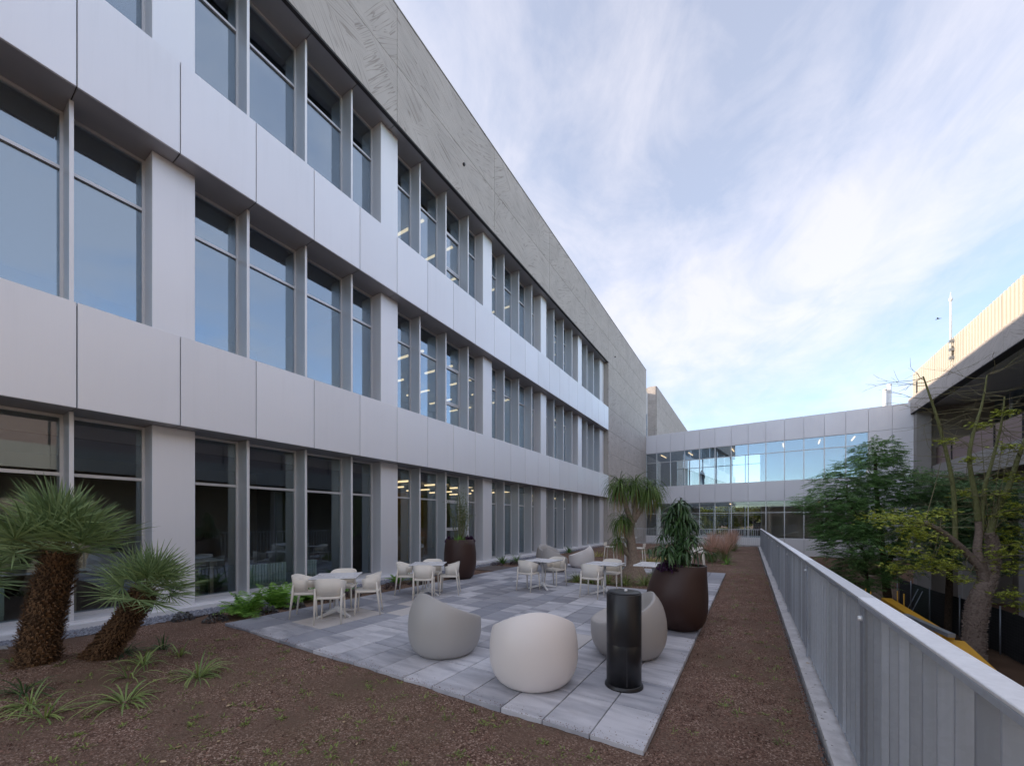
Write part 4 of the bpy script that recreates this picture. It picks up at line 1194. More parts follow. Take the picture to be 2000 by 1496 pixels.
for x, y, lab, L_ in ((-7.62,9.35,'green strap lily peeking out right of the tall brown planter',.42),(-8.05,12.3,'green strap lily clump before the glazing',.46),(-7.7,12.75,'second green strap lily clump before the glazing',.44),(-8.0,18.6,'dark leafy clump by the far plinth',.5),(-7.55,7.3,'green strap lily behind the second table',.40)):
    blades_plant('lily_clump', lab, 'plant', (x,y,gz(x,y)), 46, (L_*.6,L_*1.1), .030, M['agap'], (30,82), (.5,1.3), 5, 'strap lilies by the glazing', .08, .25)
lir = [(-3.98,9.75,'at the left corner of the palm bed'),(-3.55,9.70,'second along the front of the palm bed'),(-3.15,9.85,'third along the front of the palm bed'),(-2.72,9.95,'in front of the swollen palm base'),(-2.28,10.15,'right of the swollen palm base'),(-2.15,10.75,'behind the fourth table at the bed edge'),(-2.35,11.85,'behind the palm on the right'),(-3.45,11.9,'behind the palm on the left')]
random.seed(77)
for x, y, lab in lir:
    blades_plant('turf_lily', 'dense little turf lily ' + lab, 'plant', (x,y,gz(x,y)), 120, (.26,.42), .015, M['lirio'], (20,85), (.6,1.5), 5, 'turf lilies in the palm bed', .10)
yg = [(-3.4,16.1,.30,'yellow_gr','low yellow grass nearest behind the palm'),(-3.0,17.0,.30,'yellow_gr','low yellow grass right of the bar stool'),(-4.2,22.0,.32,'green_gr','low green grass far behind the palm'),(-4.3,20.2,.32,'green_gr','low green grass in the middle of the far bed'),(-3.5,23.2,.3,'yellow_gr','yellow tuft before the end railing'),(-6.0,17.4,.34,'yellow_gr','yellow green tuft right of the pale far egg chair'),(-2.4,18.6,.34,'green_gr','green grass behind the large brown planter'),(-3.6,18.9,.3,'green_gr','green grass left of the ficus')]
for x, y, L_, m_, lab in yg:
    blades_plant('grass_tuft', lab, 'grass', (x,y,gz(x,y)), 170, (L_*.7,L_*1.3), .016, M[m_], (15,80), (.6,1.4), 4, 'grass tufts in the far bed', .35)
pg = [(-1.25,16.7,1.15,'pinkish plume grass with green base nearest the large planter'),(-.85,17.5,1.1,'second pinkish plume grass beside the path of soil'),(-1.35,20.5,1.2,'third pinkish plume grass'),(-.75,23.6,1.2,'farthest pinkish plume grass near the railing corner'),(-1.0,24.9,1.1,'pinkish plume grass before the end railing')]
for x, y, L_, lab in pg:
    t = thing('plume_grass', lab, 'grass', (x,y,gz(x,y)), 0, 'pink plume grasses')
    b = MB(); c_ = MB()
    for k in range(220):
        a = random.uniform(0,6.28); e = R(random.uniform(40,85)); d = Vector((math.cos(a)*math.cos(e), math.sin(a)*math.cos(e), math.sin(e))); s_ = Vector((-math.sin(a),math.cos(a),0)); rr = random.uniform(0,.16)
        b.blade((math.cos(a)*rr,math.sin(a)*rr,0), d, s_, L_*random.uniform(.4,.7), .008, random.uniform(.4,1.0), 4, .1)
    for k in range(330):
        a = random.uniform(0,6.28); e = R(random.uniform(50,88)); d = Vector((math.cos(a)*math.cos(e), math.sin(a)*math.cos(e), math.sin(e))); s_ = Vector((-math.sin(a),math.cos(a),0))
        c_.blade((math.cos(a)*.08,math.sin(a)*.08,.25*L_), d, s_, L_*random.uniform(.5,.8), .007, random.uniform(.2,.7), 4, .6, 0, .25)
    b.build('base_leaves', M['green_gr'], t, False, False); c_.build('plumes', M['pink_gr'], t, False, False)
blades_plant('lily_clump', 'bright green strap clump at the foot of the pink plume grass', 'plant', (-.72,16.4,gz(-.72,16.4)), 40, (.25,.45), .025, M['fern'], (25,80), (.6,1.2), 4, None, .06)

# dry tuft at the very front and a drain cover by the gravel
M['straw'] = leaf_mat('straw_blade', (.30,.22,.12), (.58,.46,.28), .2, .6)
blades_plant('dry_grass_tuft', 'wispy straw coloured grass tuft at the bottom edge of the picture', 'grass', (-2.13,1.50,gz(-2.13,1.50)), 60, (.08,.17), .005, M['straw'], (15,75), (.5,1.2), 4, None, .07)
dc = thing('drain_cover', 'grey slatted drain cover beside the gravel at the left edge', 'drain cover', (-7.85,.62,SZ+.02))
for k in range(7): pbox('slat', -8.05+k*.06, -8.005+k*.06, .47, .77, SZ+.02, SZ+.05, M['conc_plain'], dc, .004)
pbox('frame', -8.08, -8.055, .45, .79, SZ+.0, SZ+.055, M['conc_plain'], dc, .004); pbox('frame', -7.64, -7.615, .45, .79, SZ+.0, SZ+.055, M['conc_plain'], dc, .004)

# weeds and litter on the soil
def weeds():
    n = 560; b = MB(); random.seed(3); c = 0
    while c < n:
        if random.random() < .7: x = random.uniform(-6.5,.42); y = random.uniform(.5,2.7)
        else: x = random.uniform(-.55,.42); y = random.uniform(2.5,16)
        if bool(in_paving(np.array(x), np.array(y))): continue
        c += 1; z = gz(x,y); m_ = random.randint(5,22); sp = random.uniform(.012,.06)
        for k in range(m_):
            a = random.uniform(0,6.28); e = R(random.uniform(10,70)); rr = random.uniform(0,sp)
            b.blade((x+math.cos(a)*rr*1.5,y+math.sin(a)*rr,z), (math.cos(a)*math.cos(e),math.sin(a)*math.cos(e),math.sin(e)), (-math.sin(a),math.cos(a),0), random.uniform(.016,.045), .008, .6, 2, .3)
    tag(b.build('weed_seedlings', M['weed']), 'scattered green weed seedlings sprouting from the brown grit', 'weeds', kind='stuff')
    b = MB()
    for k in range(70):
        x = random.uniform(-5,.75) if k < 40 else random.uniform(-.5,.75); y = random.uniform(.6,2.6) if k < 40 else random.uniform(2.5,12)
        if bool(in_paving(np.array(x), np.array(y))): continue
        z = (.012 if x > .47 else gz(x,y)+.012); a = random.uniform(0,6.28)
        b.blade((x,y,z), (math.cos(a),math.sin(a),.15), (-math.sin(a),math.cos(a),.3), random.uniform(.02,.05), .018, .2, 3, .1)
    tag(b.build('dry_leaf_litter', M['dry']), 'scattered pale dry leaves on the grit and kerb', 'leaves', kind='stuff')
weeds()

# ponytail palm
def ponytail():
    t = thing('ponytail_palm', 'ponytail palm with swollen base and drooping leaf heads in the paved bed', 'palm', (-2.80,11.1,-.02))
    b = MB(); path = smooth_path([(0,0,-.05),(0,0,.10),(.01,0,.30),(-.01,.0,.55),(-.05,-.02,.95),(-.08,-.03,1.35),(-.04,0,1.62)], 5)
    b.tube(path, lerp_list([.42,.40,.30,.19,.135,.115,.10,.09], len(path)), 20)
    tr = b.build('trunk', M['pony_bark'], t, True, False)
    heads = [((-.04,0,1.55),(-.28,-.14,2.45),(-.34,-.16,2.62),.80,300),((-.04,0,1.60),(.32,.20,2.35),(.38,.24,2.52),.86,340),((-.06,-.02,1.0),(-.26,-.16,1.55),(-.30,-.18,1.68),.66,210),((-.05,-.02,.62),(-.30,-.18,.98),(-.36,-.22,1.06),.50,120),((0,.02,1.6),(.05,.05,2.35),(.02,.02,2.66),.74,240)]
    for p0, p1, p2, L_, n in heads:
        b = MB(); pp = smooth_path([p0, tuple((Vector(p0)+Vector(p1))/2+Vector((0,0,-.08))), p1], 5); b.tube(pp, lerp_list([.085,.07,.06], len(pp)), 10); b.build('branch', M['pony_bark'], t, True, False)
        for m_, frac, el in (('pony', .86, (-25,75)), ('pony_dry', .14, (-75,-25))):
            b = MB()
            for k in range(int(n*frac)):
                a = random.uniform(0,6.28); e = R(random.uniform(*el)); d = Vector((math.cos(a)*math.cos(e),math.sin(a)*math.cos(e),math.sin(e)))
                b.blade(Vector(p2)+d*.03, d, (-math.sin(a),math.cos(a),random.uniform(-.3,.3)), L_*random.uniform(.7,1.12), .017, random.uniform(1.6,2.9), 7, .08, .3)
            b.build('leaf_head' if m_ == 'pony' else 'dry_leaves', M[m_], t, False, False)
random.seed(41); ponytail()

# ficus in the large planter
def ficus():
    t = thing('drooping_ficus', 'dark drooping long leaved ficus growing in the large brown planter', 'shrub', (-.885,6.27,.90))
    b = MB(); tips = []
    for k in range(30):
        a = random.uniform(0,6.28); h = random.uniform(.22,1.0); r_ = (.56*(1-h/1.15)+.05)*random.uniform(.6,1.1)
        p0 = Vector((0,0,h*.55)); p1 = Vector((math.cos(a)*r_*.6,math.sin(a)*r_*.6,h+.02)); p2 = Vector((math.cos(a)*r_,math.sin(a)*r_,h-.04))
        b.tube([p0,p1,p2], [.008,.006,.003], 5); tips.append((p0,p1,p2))
    b.tube([(0,0,-.02),(.01,.01,.5),(0,0,1.06)], [.022,.016,.006], 8)
    b.build('stems', M['dark_bark'], t, True, False)
    b = MB()
    for p0,p1,p2 in tips + [(Vector((0,0,.6)),Vector((0,0,.9)),Vector((.02,0,1.08)))]*2:
        for k in range(36):
            u = random.random(); p = p0.lerp(p1,u*2) if u < .5 else p1.lerp(p2,u*2-1)
            a = random.uniform(0,6.28); e = R(random.uniform(-65,35)); d = Vector((math.cos(a)*math.cos(e),math.sin(a)*math.cos(e),math.sin(e)))
            b.blade(p, d, (-math.sin(a),math.cos(a),random.uniform(-.4,.4)), random.uniform(.15,.27), .024, random.uniform(.5,1.6), 4, .05, .25)
    b.build('foliage', M['ficus'], t, False, False)
random.seed(43); ficus()
mound('purple_trailer', 'dark purple leaved plant at the rim of the large brown planter', -.99, 6.06, .17, .15, 420, M['purple'], None, 'plant', .05, .88)
blades_plant('grass_tuft', 'few upright green blades at the left rim of the large planter', 'grass', (-1.14,6.14,.88), 10, (.08,.16), .009, M['fern'], (60,88), (.1,.4), 3, None, .04)
# airy canes in the tall planter
def bamboo():
    t = thing('airy_cane_plant', 'airy bamboo like cane plant growing in the tall brown planter', 'shrub', (-6.95,8.45,1.04))
    b = MB(); P_=[]; D=[]
    for k in range(26):
        a = random.uniform(0,6.28); r_ = random.uniform(.02,.14); h = random.uniform(.65,1.45); sp = random.uniform(.02,.28)
        p0 = Vector((math.cos(a)*r_,math.sin(a)*r_,-.02)); p1 = Vector((math.cos(a)*(r_+sp*.5),math.sin(a)*(r_+sp*.5),h*.6)); p2 = Vector((math.cos(a)*(r_+sp),math.sin(a)*(r_+sp),h))
        b.tube([p0,p1,p2],[.008,.006,.002],5)
        for j in range(46):
            u = random.uniform(.30,1.0); p = p0.lerp(p1,u/.5) if u < .5 else p1.lerp(p2,(u-.5)/.5)
            q = p + Vector((random.gauss(0,.055),random.gauss(0,.055),random.gauss(0,.04))); P_.append(q); D.append((random.gauss(0,1),random.gauss(0,1),random.gauss(-.3,.6)))
    b.build('canes', M['cane'], t, True, False)
    n = len(P_); me = leaf_mesh('foliage', np.array(P_), np.array(D), rng.normal(size=(n,3)), rng.uniform(.045,.085,n), rng.uniform(.008,.014,n), M['bamboo'], .3)
    link('foliage', me, t)
random.seed(47); bamboo()
blades_plant('grass_tuft', 'bright green grass tuft in the middle of the tall planter', 'grass', (-6.80,8.25,1.02), 150, (.14,.26), .010, M['fern'], (40,88), (.3,.9), 4, None, .13)
mound('purple_trailer', 'dark purple leaved plant at the right rim of the tall planter', -6.72, 8.56, .15, .16, 420, M['purple'], None, 'plant', .05, 1.03)
mound('purple_trailer', 'dark purple leaved plant at the left rim of the tall planter', -7.12, 8.24, .13, .14, 300, M['purple'], None, 'plant', .05, 1.03)

# ------------------------------------------------------------------ trees in the lower court
def feather_tree(label, base, limbs, lobes, n_per, mat, seed, trunk_r=.2):
    r_ = np.random.default_rng(seed); random.seed(seed)
    t = thing('feathery_tree', label, 'tree', base, 0, 'dark feathery trees in the lower court')
    b = MB(); B = Vector(base)
    for pts, r0, r1 in limbs:
        pp = smooth_path([Vector(p)-B for p in pts], 5); b.tube(pp, lerp_list([r0,r1], len(pp)), 9)
    P_=[];D=[];Sd=[];Ln=[];Wd=[]
    for (cx,cy,cz,rx,rz_) in lobes:
        c = Vector((cx,cy,cz))-B; rx *= 1.22; rz_ *= 1.55
        hub = min((Vector(p)-B for pts,_,_ in limbs for p in pts[1:]), key=lambda q: (q-c).length)
        b.tube([hub, hub.lerp(c,.5)+Vector((0,0,.1)), c], [.045,.03,.012], 6)
        for k in range(n_per):
            v = r_.normal(size=3); v /= np.linalg.norm(v); rad = r_.uniform(.35,1.0)**.6
            p = np.array(c) + v*np.array([rx,rx,rz_])*rad
            # layered sprays: nearly level rachis pointing outwards
            out = np.array([v[0],v[1],0])+r_.normal(0,.35,3)*np.array([1,1,.3]); out[2] += r_.uniform(-.25,.15); out /= np.linalg.norm(out)
            sd_ = np.cross(out,[0,0,1]); sd_ /= max(np.linalg.norm(sd_),1e-5)
            L_ = r_.uniform(.35,.65); m_ = 9
            for i in range(m_):
                u = (i+1)/m_; q = p+out*L_*u+np.array([0,0,-.12*L_*u*u])
                w = .17*math.sin(math.pi*min(1,u*.8+.15))
                for sg in (-1,1):
                    P_.append(q); D.append(sd_*sg+out*.45+np.array([0,0,-.12+r_.normal(0,.15)])); Sd.append(out+r_.normal(0,.25,3)); Ln.append(w*r_.uniform(.8,1.2)); Wd.append(.036)
    b.build('trunk', M['dark_bark'], t, True, False)
    me = leaf_mesh('crown', np.array(P_), np.array(D), np.array(Sd), Ln, Wd, M[mat], .15); link('crown', me, t)
    return t
feather_tree('dark feathery tree just right of the railing in the lower court', (5.85,25.9,GZ),
    [([(5.85,25.9,GZ-.1),(5.75,25.7,-2.2),(5.6,25.5,-.8),(5.4,25.3,1.2),(5.4,26.0,3.4),(5.45,26.4,5.0)],.2,.05),([(5.6,25.5,-.8),(6.2,26.2,.4),(6.8,26.6,1.6)],.12,.05),([(5.5,25.3,.2),(4.6,24.6,1.4),(4.0,24.4,2.8)],.11,.04),([(5.0,25.2,GZ-.1),(4.9,25.0,-1.8),(4.6,24.2,.2)],.12,.05)],
    [(5.4,26.2,5.0,.75,.5),(5.0,25.6,4.2,1.15,.55),(4.1,24.8,3.5,1.15,.5),(5.6,25.2,3.2,1.25,.55),(3.3,23.9,2.55,1.1,.45),(4.2,24.2,1.9,1.3,.6),(5.7,25.2,1.6,1.4,.7),(6.9,26.8,3.4,1.3,.6),(6.9,26.5,1.9,1.4,.7),(4.0,23.3,.5,1.05,.6),(5.2,24.8,-.1,1.25,.6),(4.6,24.2,-.9,.9,.5),(6.5,26.2,.2,1.3,.7),(3.7,23.3,1.2,.9,.4)], 330, 'feather', 51)
feather_tree('dark feathery tree behind the thorny silk floss tree', (7.9,26.0,GZ),
    [([(7.9,26.0,GZ-.1),(7.9,25.9,-1.5),(7.8,25.5,.8),(7.6,25.0,2.6)],.16,.05),([(7.8,25.6,.2),(8.3,24.6,1.6),(8.4,23.8,2.4)],.1,.04)],
    [(7.6,25.2,3.0,1.3,.6),(8.2,24.6,2.6,1.0,.5),(8.4,23.6,2.5,.9,.6),(7.4,24.8,1.8,1.3,.7),(8.0,24.0,1.3,1.1,.7),(8.3,22.9,1.6,.8,.6),(7.0,25.0,.6,1.2,.7),(8.0,23.6,.4,.9,.6)], 280, 'feather2', 52)

def silk_tree():
    base = Vector((7.05,21.06,GZ)); random.seed(61)
    t = thing('silk_floss_tree', 'silk floss tree with thorny bottle trunk, bare green limbs and yellowing leaves', 'tree', base)
    def loc(pts): return [Vector(p)-base for p in pts]
    b = MB(); pp = smooth_path(loc([(7.05,21.06,-3.8),(7.07,21.07,-2.6),(7.12,21.1,-1.85),(7.25,21.18,-1.18),(7.52,21.35,-.52),(7.66,21.44,.14),(7.63,21.42,.8),(7.54,21.36,1.2)]),6)
    b.tube(pp, lerp_list([.31,.285,.30,.27,.21,.175,.15,.12], len(pp)), 20)
    p2 = smooth_path(loc([(7.45,21.30,-.85),(7.27,21.2,-.05),(7.16,21.13,.52),(7.21,21.16,1.18),(7.18,21.14,1.75)]),5); b.tube(p2, lerp_list([.17,.15,.12,.10,.085], len(p2)), 14)
    p3 = smooth_path(loc([(7.5,21.34,-.43),(7.26,21.15,-.14),(6.83,20.92,.43),(6.41,20.66,.9),(5.97,20.39,1.28),(5.51,20.1,1.56)]),5); b.tube(p3, lerp_list([.14,.13,.11,.095,.08,.07], len(p3)), 12)
    tr = b.build('trunk', M['silk_bark'], t, True, False)
    th = MB(); rad = lerp_list([.31,.285,.30,.27,.21,.175,.15,.12], len(pp))
    for k in range(1500):
        u = random.random()**1.3*(len(pp)-2); j = int(u); p = pp[j].lerp(pp[j+1],u-j); a = random.uniform(0,6.28); o_ = Vector((math.cos(a),math.sin(a),0)); r_ = rad[j]*.985; s_ = .018
        c = p+o_*r_; x = Vector((-o_.y,o_.x,0))*s_; z = Vector((0,0,s_))
        th.add([c-x-z, c+x-z, c+z*1.2, c+o_*.055+z*.6], [(0,1,3),(1,2,3),(2,0,3)])
    th.build('thorns', M['silk_bark'], tr, False, False)
    limbs = [([(6.47,20.7,.80),(6.41,20.66,2.7),(6.17,20.51,4.21),(5.86,20.32,5.54),(5.62,20.17,6.39),(5.46,20.07,6.95)],.078,.018),
             ([(7.18,21.14,1.6),(7.1,21.09,2.51),(6.91,20.97,3.83),(7.02,21.04,4.78),(7.31,21.22,5.92),(7.47,21.32,7.0)],.095,.02),
             ([(7.28,21.2,1.1),(7.37,21.26,2.7),(7.63,21.42,3.83),(7.91,21.59,5.16),(8.02,21.66,6.2)],.075,.02),
             ([(7.54,21.36,1.1),(7.74,21.49,1.94),(8.15,21.74,2.89),(8.47,21.94,4.02),(8.87,22.19,5.16)],.11,.05)]
    tw = MB(); tips = []
    for pts, r0, r1 in limbs:
        q = smooth_path(loc(pts),6); lb = MB(); lb.tube(q, lerp_list([r0,r1],len(q)), 10); lb.build('limb', M['silk_green'], t, True, False)
        for k in range(36):
            j = random.randint(int(len(q)*.12), len(q)-1); a = random.uniform(0,6.28); p = q[j].copy(); d = Vector((math.cos(a),math.sin(a),random.uniform(-.15,.35)))
            path = [p.copy()]; L_ = random.uniform(.7,1.9); 
            for i in range(5):
                d = (d+Vector((random.gauss(0,.18),random.gauss(0,.18),random.gauss(.02,.16)))).normalized(); p = p+d*L_/5; path.append(p.copy())
                if i > 0 and random.random() < .8:
                    dd = (d+Vector((random.gauss(0,.6),random.gauss(0,.6),random.gauss(0,.4)))).normalized(); e_ = p+dd*random.uniform(.25,.7); m_ = (p+e_)/2+Vector((0,0,random.uniform(-.05,.06)))
                    tw.tube([p,m_,e_],[.006,.004,.0025],4,False); tips.append((e_,j/len(q)))
            tw.tube(path, [.012,.010,.008,.006,.005,.003], 5, False); tips.append((p.copy(),j/len(q)))
    for k in range(16):     # drooping twigs from the cut limb and trunk fork
        j = random.randint(4,len(p3)-1); p = p3[j].copy(); a = random.uniform(2.2,5.5); d = Vector((math.cos(a),math.sin(a),random.uniform(-.2,.3))); path=[p.copy()]
        for i in range(6):
            d = (d+Vector((random.gauss(0,.2),random.gauss(0,.2),random.gauss(-.05,.15)))).normalized(); p = p+d*.26; path.append(p.copy())
        tw.tube(path,[.018,.015,.012,.010,.007,.005,.004],5,False)
    tw.build('twigs', M['twig'], t, True, False)
    # palmate leaf sprays
    cl_ = [(3.9,18.3,1.72,.50),(4.5,18.8,1.80,.50),(5.1,19.38,1.66,.50),(5.22,19.34,1.02,.55),(4.72,18.91,.57,.45),(5.61,19.82,.27,.5),(4.6,19.3,-.05,.40),(5.5,19.9,-.10,.45),(6.13,20.25,-.02,.40),(6.6,20.55,-.49,.35),(7.76,21.03,.46,.55),(8.1,21.2,-.05,.55),(7.86,20.97,-.99,.45),(8.3,21.8,.8,.55),(8.1,21.9,1.25,.5),(8.3,21.8,3.2,.4),(8.1,21.48,4.36,.35),(6.18,20.88,1.95,.4),(6.9,21.3,2.7,.35),(7.9,21.2,1.9,.4),(8.2,21.0,-1.4,.35),(6.2,20.6,4.6,.25),(7.3,21.3,5.2,.28),(8.0,21.5,5.6,.28),(6.9,21.0,3.9,.25),(7.8,21.3,2.6,.35),(8.3,21.7,2.2,.4),(4.9,19.2,1.3,.5),(6.4,20.7,.5,.3)]
    P_=[];D=[];Sd=[];Ln=[];Wd=[]; w2 = MB(); fork = Vector((7.4,21.3,.2))-base
    for cx,cy,cz,r_ in cl_:
        c = Vector((cx,cy,cz))-base
        src = min(list(p3)+list(pp), key=lambda q:(q-c).length); m_ = src.lerp(c,.5)+Vector((0,0,-.12)); w2.tube([src,m_,c],[.016,.011,.005],5,False)
        for k in range(int(95*r_/.45)):
            v = Vector((random.gauss(0,1),random.gauss(0,1),random.gauss(0,.45)))*r_*.55; p = c+v
            a0 = random.uniform(0,6.28); nrm = Vector((random.gauss(0,.35),random.gauss(0,.35),1)).normalized(); x = nrm.cross(Vector((math.cos(a0),math.sin(a0),0))).normalized(); y = nrm.cross(x)
            for i in range(5):
                a = (i-2)*.55; d = x*math.cos(a)+y*math.sin(a)+Vector((0,0,-.25)); s_ = nrm.cross(d)
                P_.append(p); D.append(d); Sd.append(s_); Ln.append(random.uniform(.07,.115)); Wd.append(random.uniform(.026,.036))
    w2.build('leafy_twigs', M['twig'], t, True, False)['kind'] = 'stuff'
    link('crown', leaf_mesh('crown', np.array(P_), np.array(D), np.array(Sd), Ln, Wd, M['silk_leaf'], .25), t)
silk_tree()

# fence, boom lift, low wall in the lower court
fn = thing('site_fence', 'dark shade cloth mesh fence with steel posts in the lower court', 'fence', (8.1,26,GZ))
fpts = [(7.76,32.3),(7.74,29.9),(7.80,27.5),(8.10,25.2),(8.42,22.8),(8.42,20.4),(8.5,18.0),(8.5,15.6)]
for k,(p,q) in enumerate(zip(fpts[:-1],fpts[1:])):
    b = MB(); d = Vector((q[0]-p[0],q[1]-p[1],0)); n = 12
    for i in range(n+1):       # sagging cloth sheet with thickness
        pass
    vs=[]; 
    for i in range(n+1):
        t_ = i/n; x = p[0]+d.x*t_; y = p[1]+d.y*t_; w = .03*math.sin(t_*9+k*2)
        for off in (0,.012): vs += [(x+w+off,y,GZ+.05),(x-w*.6+off,y,GZ+1.74)]
    fs=[]
    for i in range(n):
        o_=4*i; fs += [(o_,o_+4,o_+5,o_+1),(o_+3,o_+7,o_+6,o_+2),(o_+1,o_+5,o_+7,o_+3)]
    b.add(vs,fs); b.build('cloth', M['fence_green'] if k in (1,) else M['fence_cloth'], fn, True)
    b = MB()
    for z in np.arange(.08,1.78,.12): b.obox((p[0]-.05,p[1],GZ+z),(q[0]-.05,q[1],GZ+z),.006,.006)
    for i in range(24):
        t_=(i+.5)/24; b.obox((p[0]+d.x*t_-.055,p[1]+d.y*t_,GZ+.04),(p[0]+d.x*t_-.055,p[1]+d.y*t_,GZ+1.78),.006,.006)
    b.build('wire_mesh', M['backing'], fn)
for p in fpts:
    b = MB(); b.tube([(p[0]-.09,p[1],GZ),(p[0]-.09,p[1],GZ+1.9)], .025, 8); b.build('post', M['galv'], fn, True)
for x,y in ((7.55,28.9),(7.5,28.1)):
    b = MB(); b.tube([(x-.45,y,GZ),(x+.1,y-.1,GZ+1.6)], .02, 8); b.build('brace', M['galv'], fn, True)
lw = MB(); lw.box(6.7,8.0,34.6,34.95,GZ,GZ+1.5); lw.box(6.66,8.04,34.56,34.99,GZ+1.5,GZ+1.56)
o = lw.build('low_wall', M['tan_render']); tag(o, 'low tan rendered wall under the far end of the court', 'wall')
rk = thing('boom_lift', 'yellow boom lift parked below the railing with an orange beacon', 'machine', (4.5,16.2,GZ))
def rp(name, x0,x1,y0,y1,z0,z1,mat,ch=.03): return pbox(name, x0,x1,y0,y1,z0,z1,mat,rk,ch)
rp('chassis', 3.95,5.05,14.3,17.6,GZ+.45,GZ+.95,M['grey_paint'])
rp('turntable', 4.0,5.0,14.2,16.0,GZ+1.0,GZ+1.45,M['yellow_paint'],.05)
b = MB(); b.add([(4.0,13.5,GZ+1.0),(5.0,13.5,GZ+1.0),(5.0,15.2,GZ+1.0),(4.0,15.2,GZ+1.0),(4.08,13.62,GZ+1.72),(4.92,13.62,GZ+1.72),(4.92,15.2,GZ+1.98),(4.08,15.2,GZ+1.98)],[(0,3,2,1),(4,5,6,7),(0,1,5,4),(1,2,6,5),(2,3,7,6),(3,0,4,7)])
b.build('engine_hood', M['yellow_paint'], rk)
b = MB(); b.tube([(0,0,0),(0,0,.04),(0,0,.12),(0,0,.14)],[.06,.055,.05,.03],14); o = b.build('beacon', M['orange'], rk, True, False); o.location = Vector((4.42,13.9,GZ+1.78))-rk.location
b = MB(); b.obox((4.62,15.3,GZ+1.9),(4.58,20.6,GZ+2.02),.30,.34); b.build('boom', M['yellow_paint'], rk)
b = MB(); b.obox((4.62,15.0,GZ+2.13),(4.30,17.3,GZ+2.16),.16,.10); b.build('jib_tube', M['grey_paint'], rk)
b = MB(); b.obox((4.25,13.9,GZ+1.90),(4.2,15.6,GZ+2.06),.35,.05); b.build('cover_panel', M['grey_paint'], rk)
for x in (3.85,5.15):
    for y in (14.7,17.2):
        b = MB(); b.tube([(x-.13,y,GZ+.42),(x+.13,y,GZ+.42)], .42, 20); w_ = b.build('wheel', M['tyre'], rk, True)
b = MB(); b.box(4.1,5.1,20.6,21.4,GZ+1.35,GZ+1.45); b.build('basket_floor', M['grey_paint'], rk)
for x,y in ((4.12,20.62),(5.08,20.62),(4.12,21.38),(5.08,21.38)):
    b = MB(); b.tube([(x,y,GZ+1.45),(x,y,GZ+2.4)], .02, 8); b.build('basket_post', M['yellow_paint'], rk, True)

# ------------------------------------------------------------------ things inside the rooms
def radiator(x, y, n, label):
    t = thing('radiator', label, 'radiator', (x,y,.02), 0, 'mint green radiators behind the glazing')
    for k in range(n):
        b = MB(); b.box(-.04,.04,k*.062,k*.062+.045,.16,.60); b.build('column', M['mint'], t, False, False)
    b = MB(); b.box(-.02,.02,.0,n*.062-.02,.10,.155); b.build('pipe', M['mint'], t, False, False)
    for q in (.06, n*.062-.1):
        b = MB(); b.box(-.015,.015,q,q+.03,0,.099); b.build('foot', M['mint'], t, False, False)
radiator(-9.55, 4.10, 15, 'mint green radiator behind the ferns and the nearest table')
radiator(-9.55, 5.30, 8, 'short mint green radiator behind the nearest table')
radiator(-9.55, .35, 9, 'mint green radiator behind the leftmost palm')
def desk(x,y,lx,ly,label):
    t = thing('work_table', label, 'table', (x,y,.02), 0, 'white work tables indoors')
    b = MB(); b.box(-lx/2,lx/2,-ly/2,ly/2,.72,.75); b.build('tabletop', M['table_top'], t, False, False)
    for sx in (-1,1):
        for sy in (-1,1):
            b = MB(); b.box(sx*(lx/2-.09)-.035,sx*(lx/2-.09)+.035,sy*(ly/2-.2)-.035,sy*(ly/2-.2)+.035,0,.719); b.build('leg', M['int_tan'], t, False, False)
desk(-10.3,2.9,.9,1.9,'white work table indoors right of the first silver column')
desk(-10.3,1.1,.9,1.5,'white work table indoors behind the palms')
gd = MB(); gd.box(-12.4,-12.3,6.2,7.2,.03,2.5); tag(gd.build('green_door', M['green_door']), 'olive green door panel indoors behind the nearest table', 'door')
yc = MB(); yc.box(-11.6,-11.5,9.4,11.6,.03,2.7); tag(yc.build('wood_partition', plain('warm_wood', (.45,.27,.08), .6)), 'warm wood partition indoors behind the tall brown planter', 'partition')

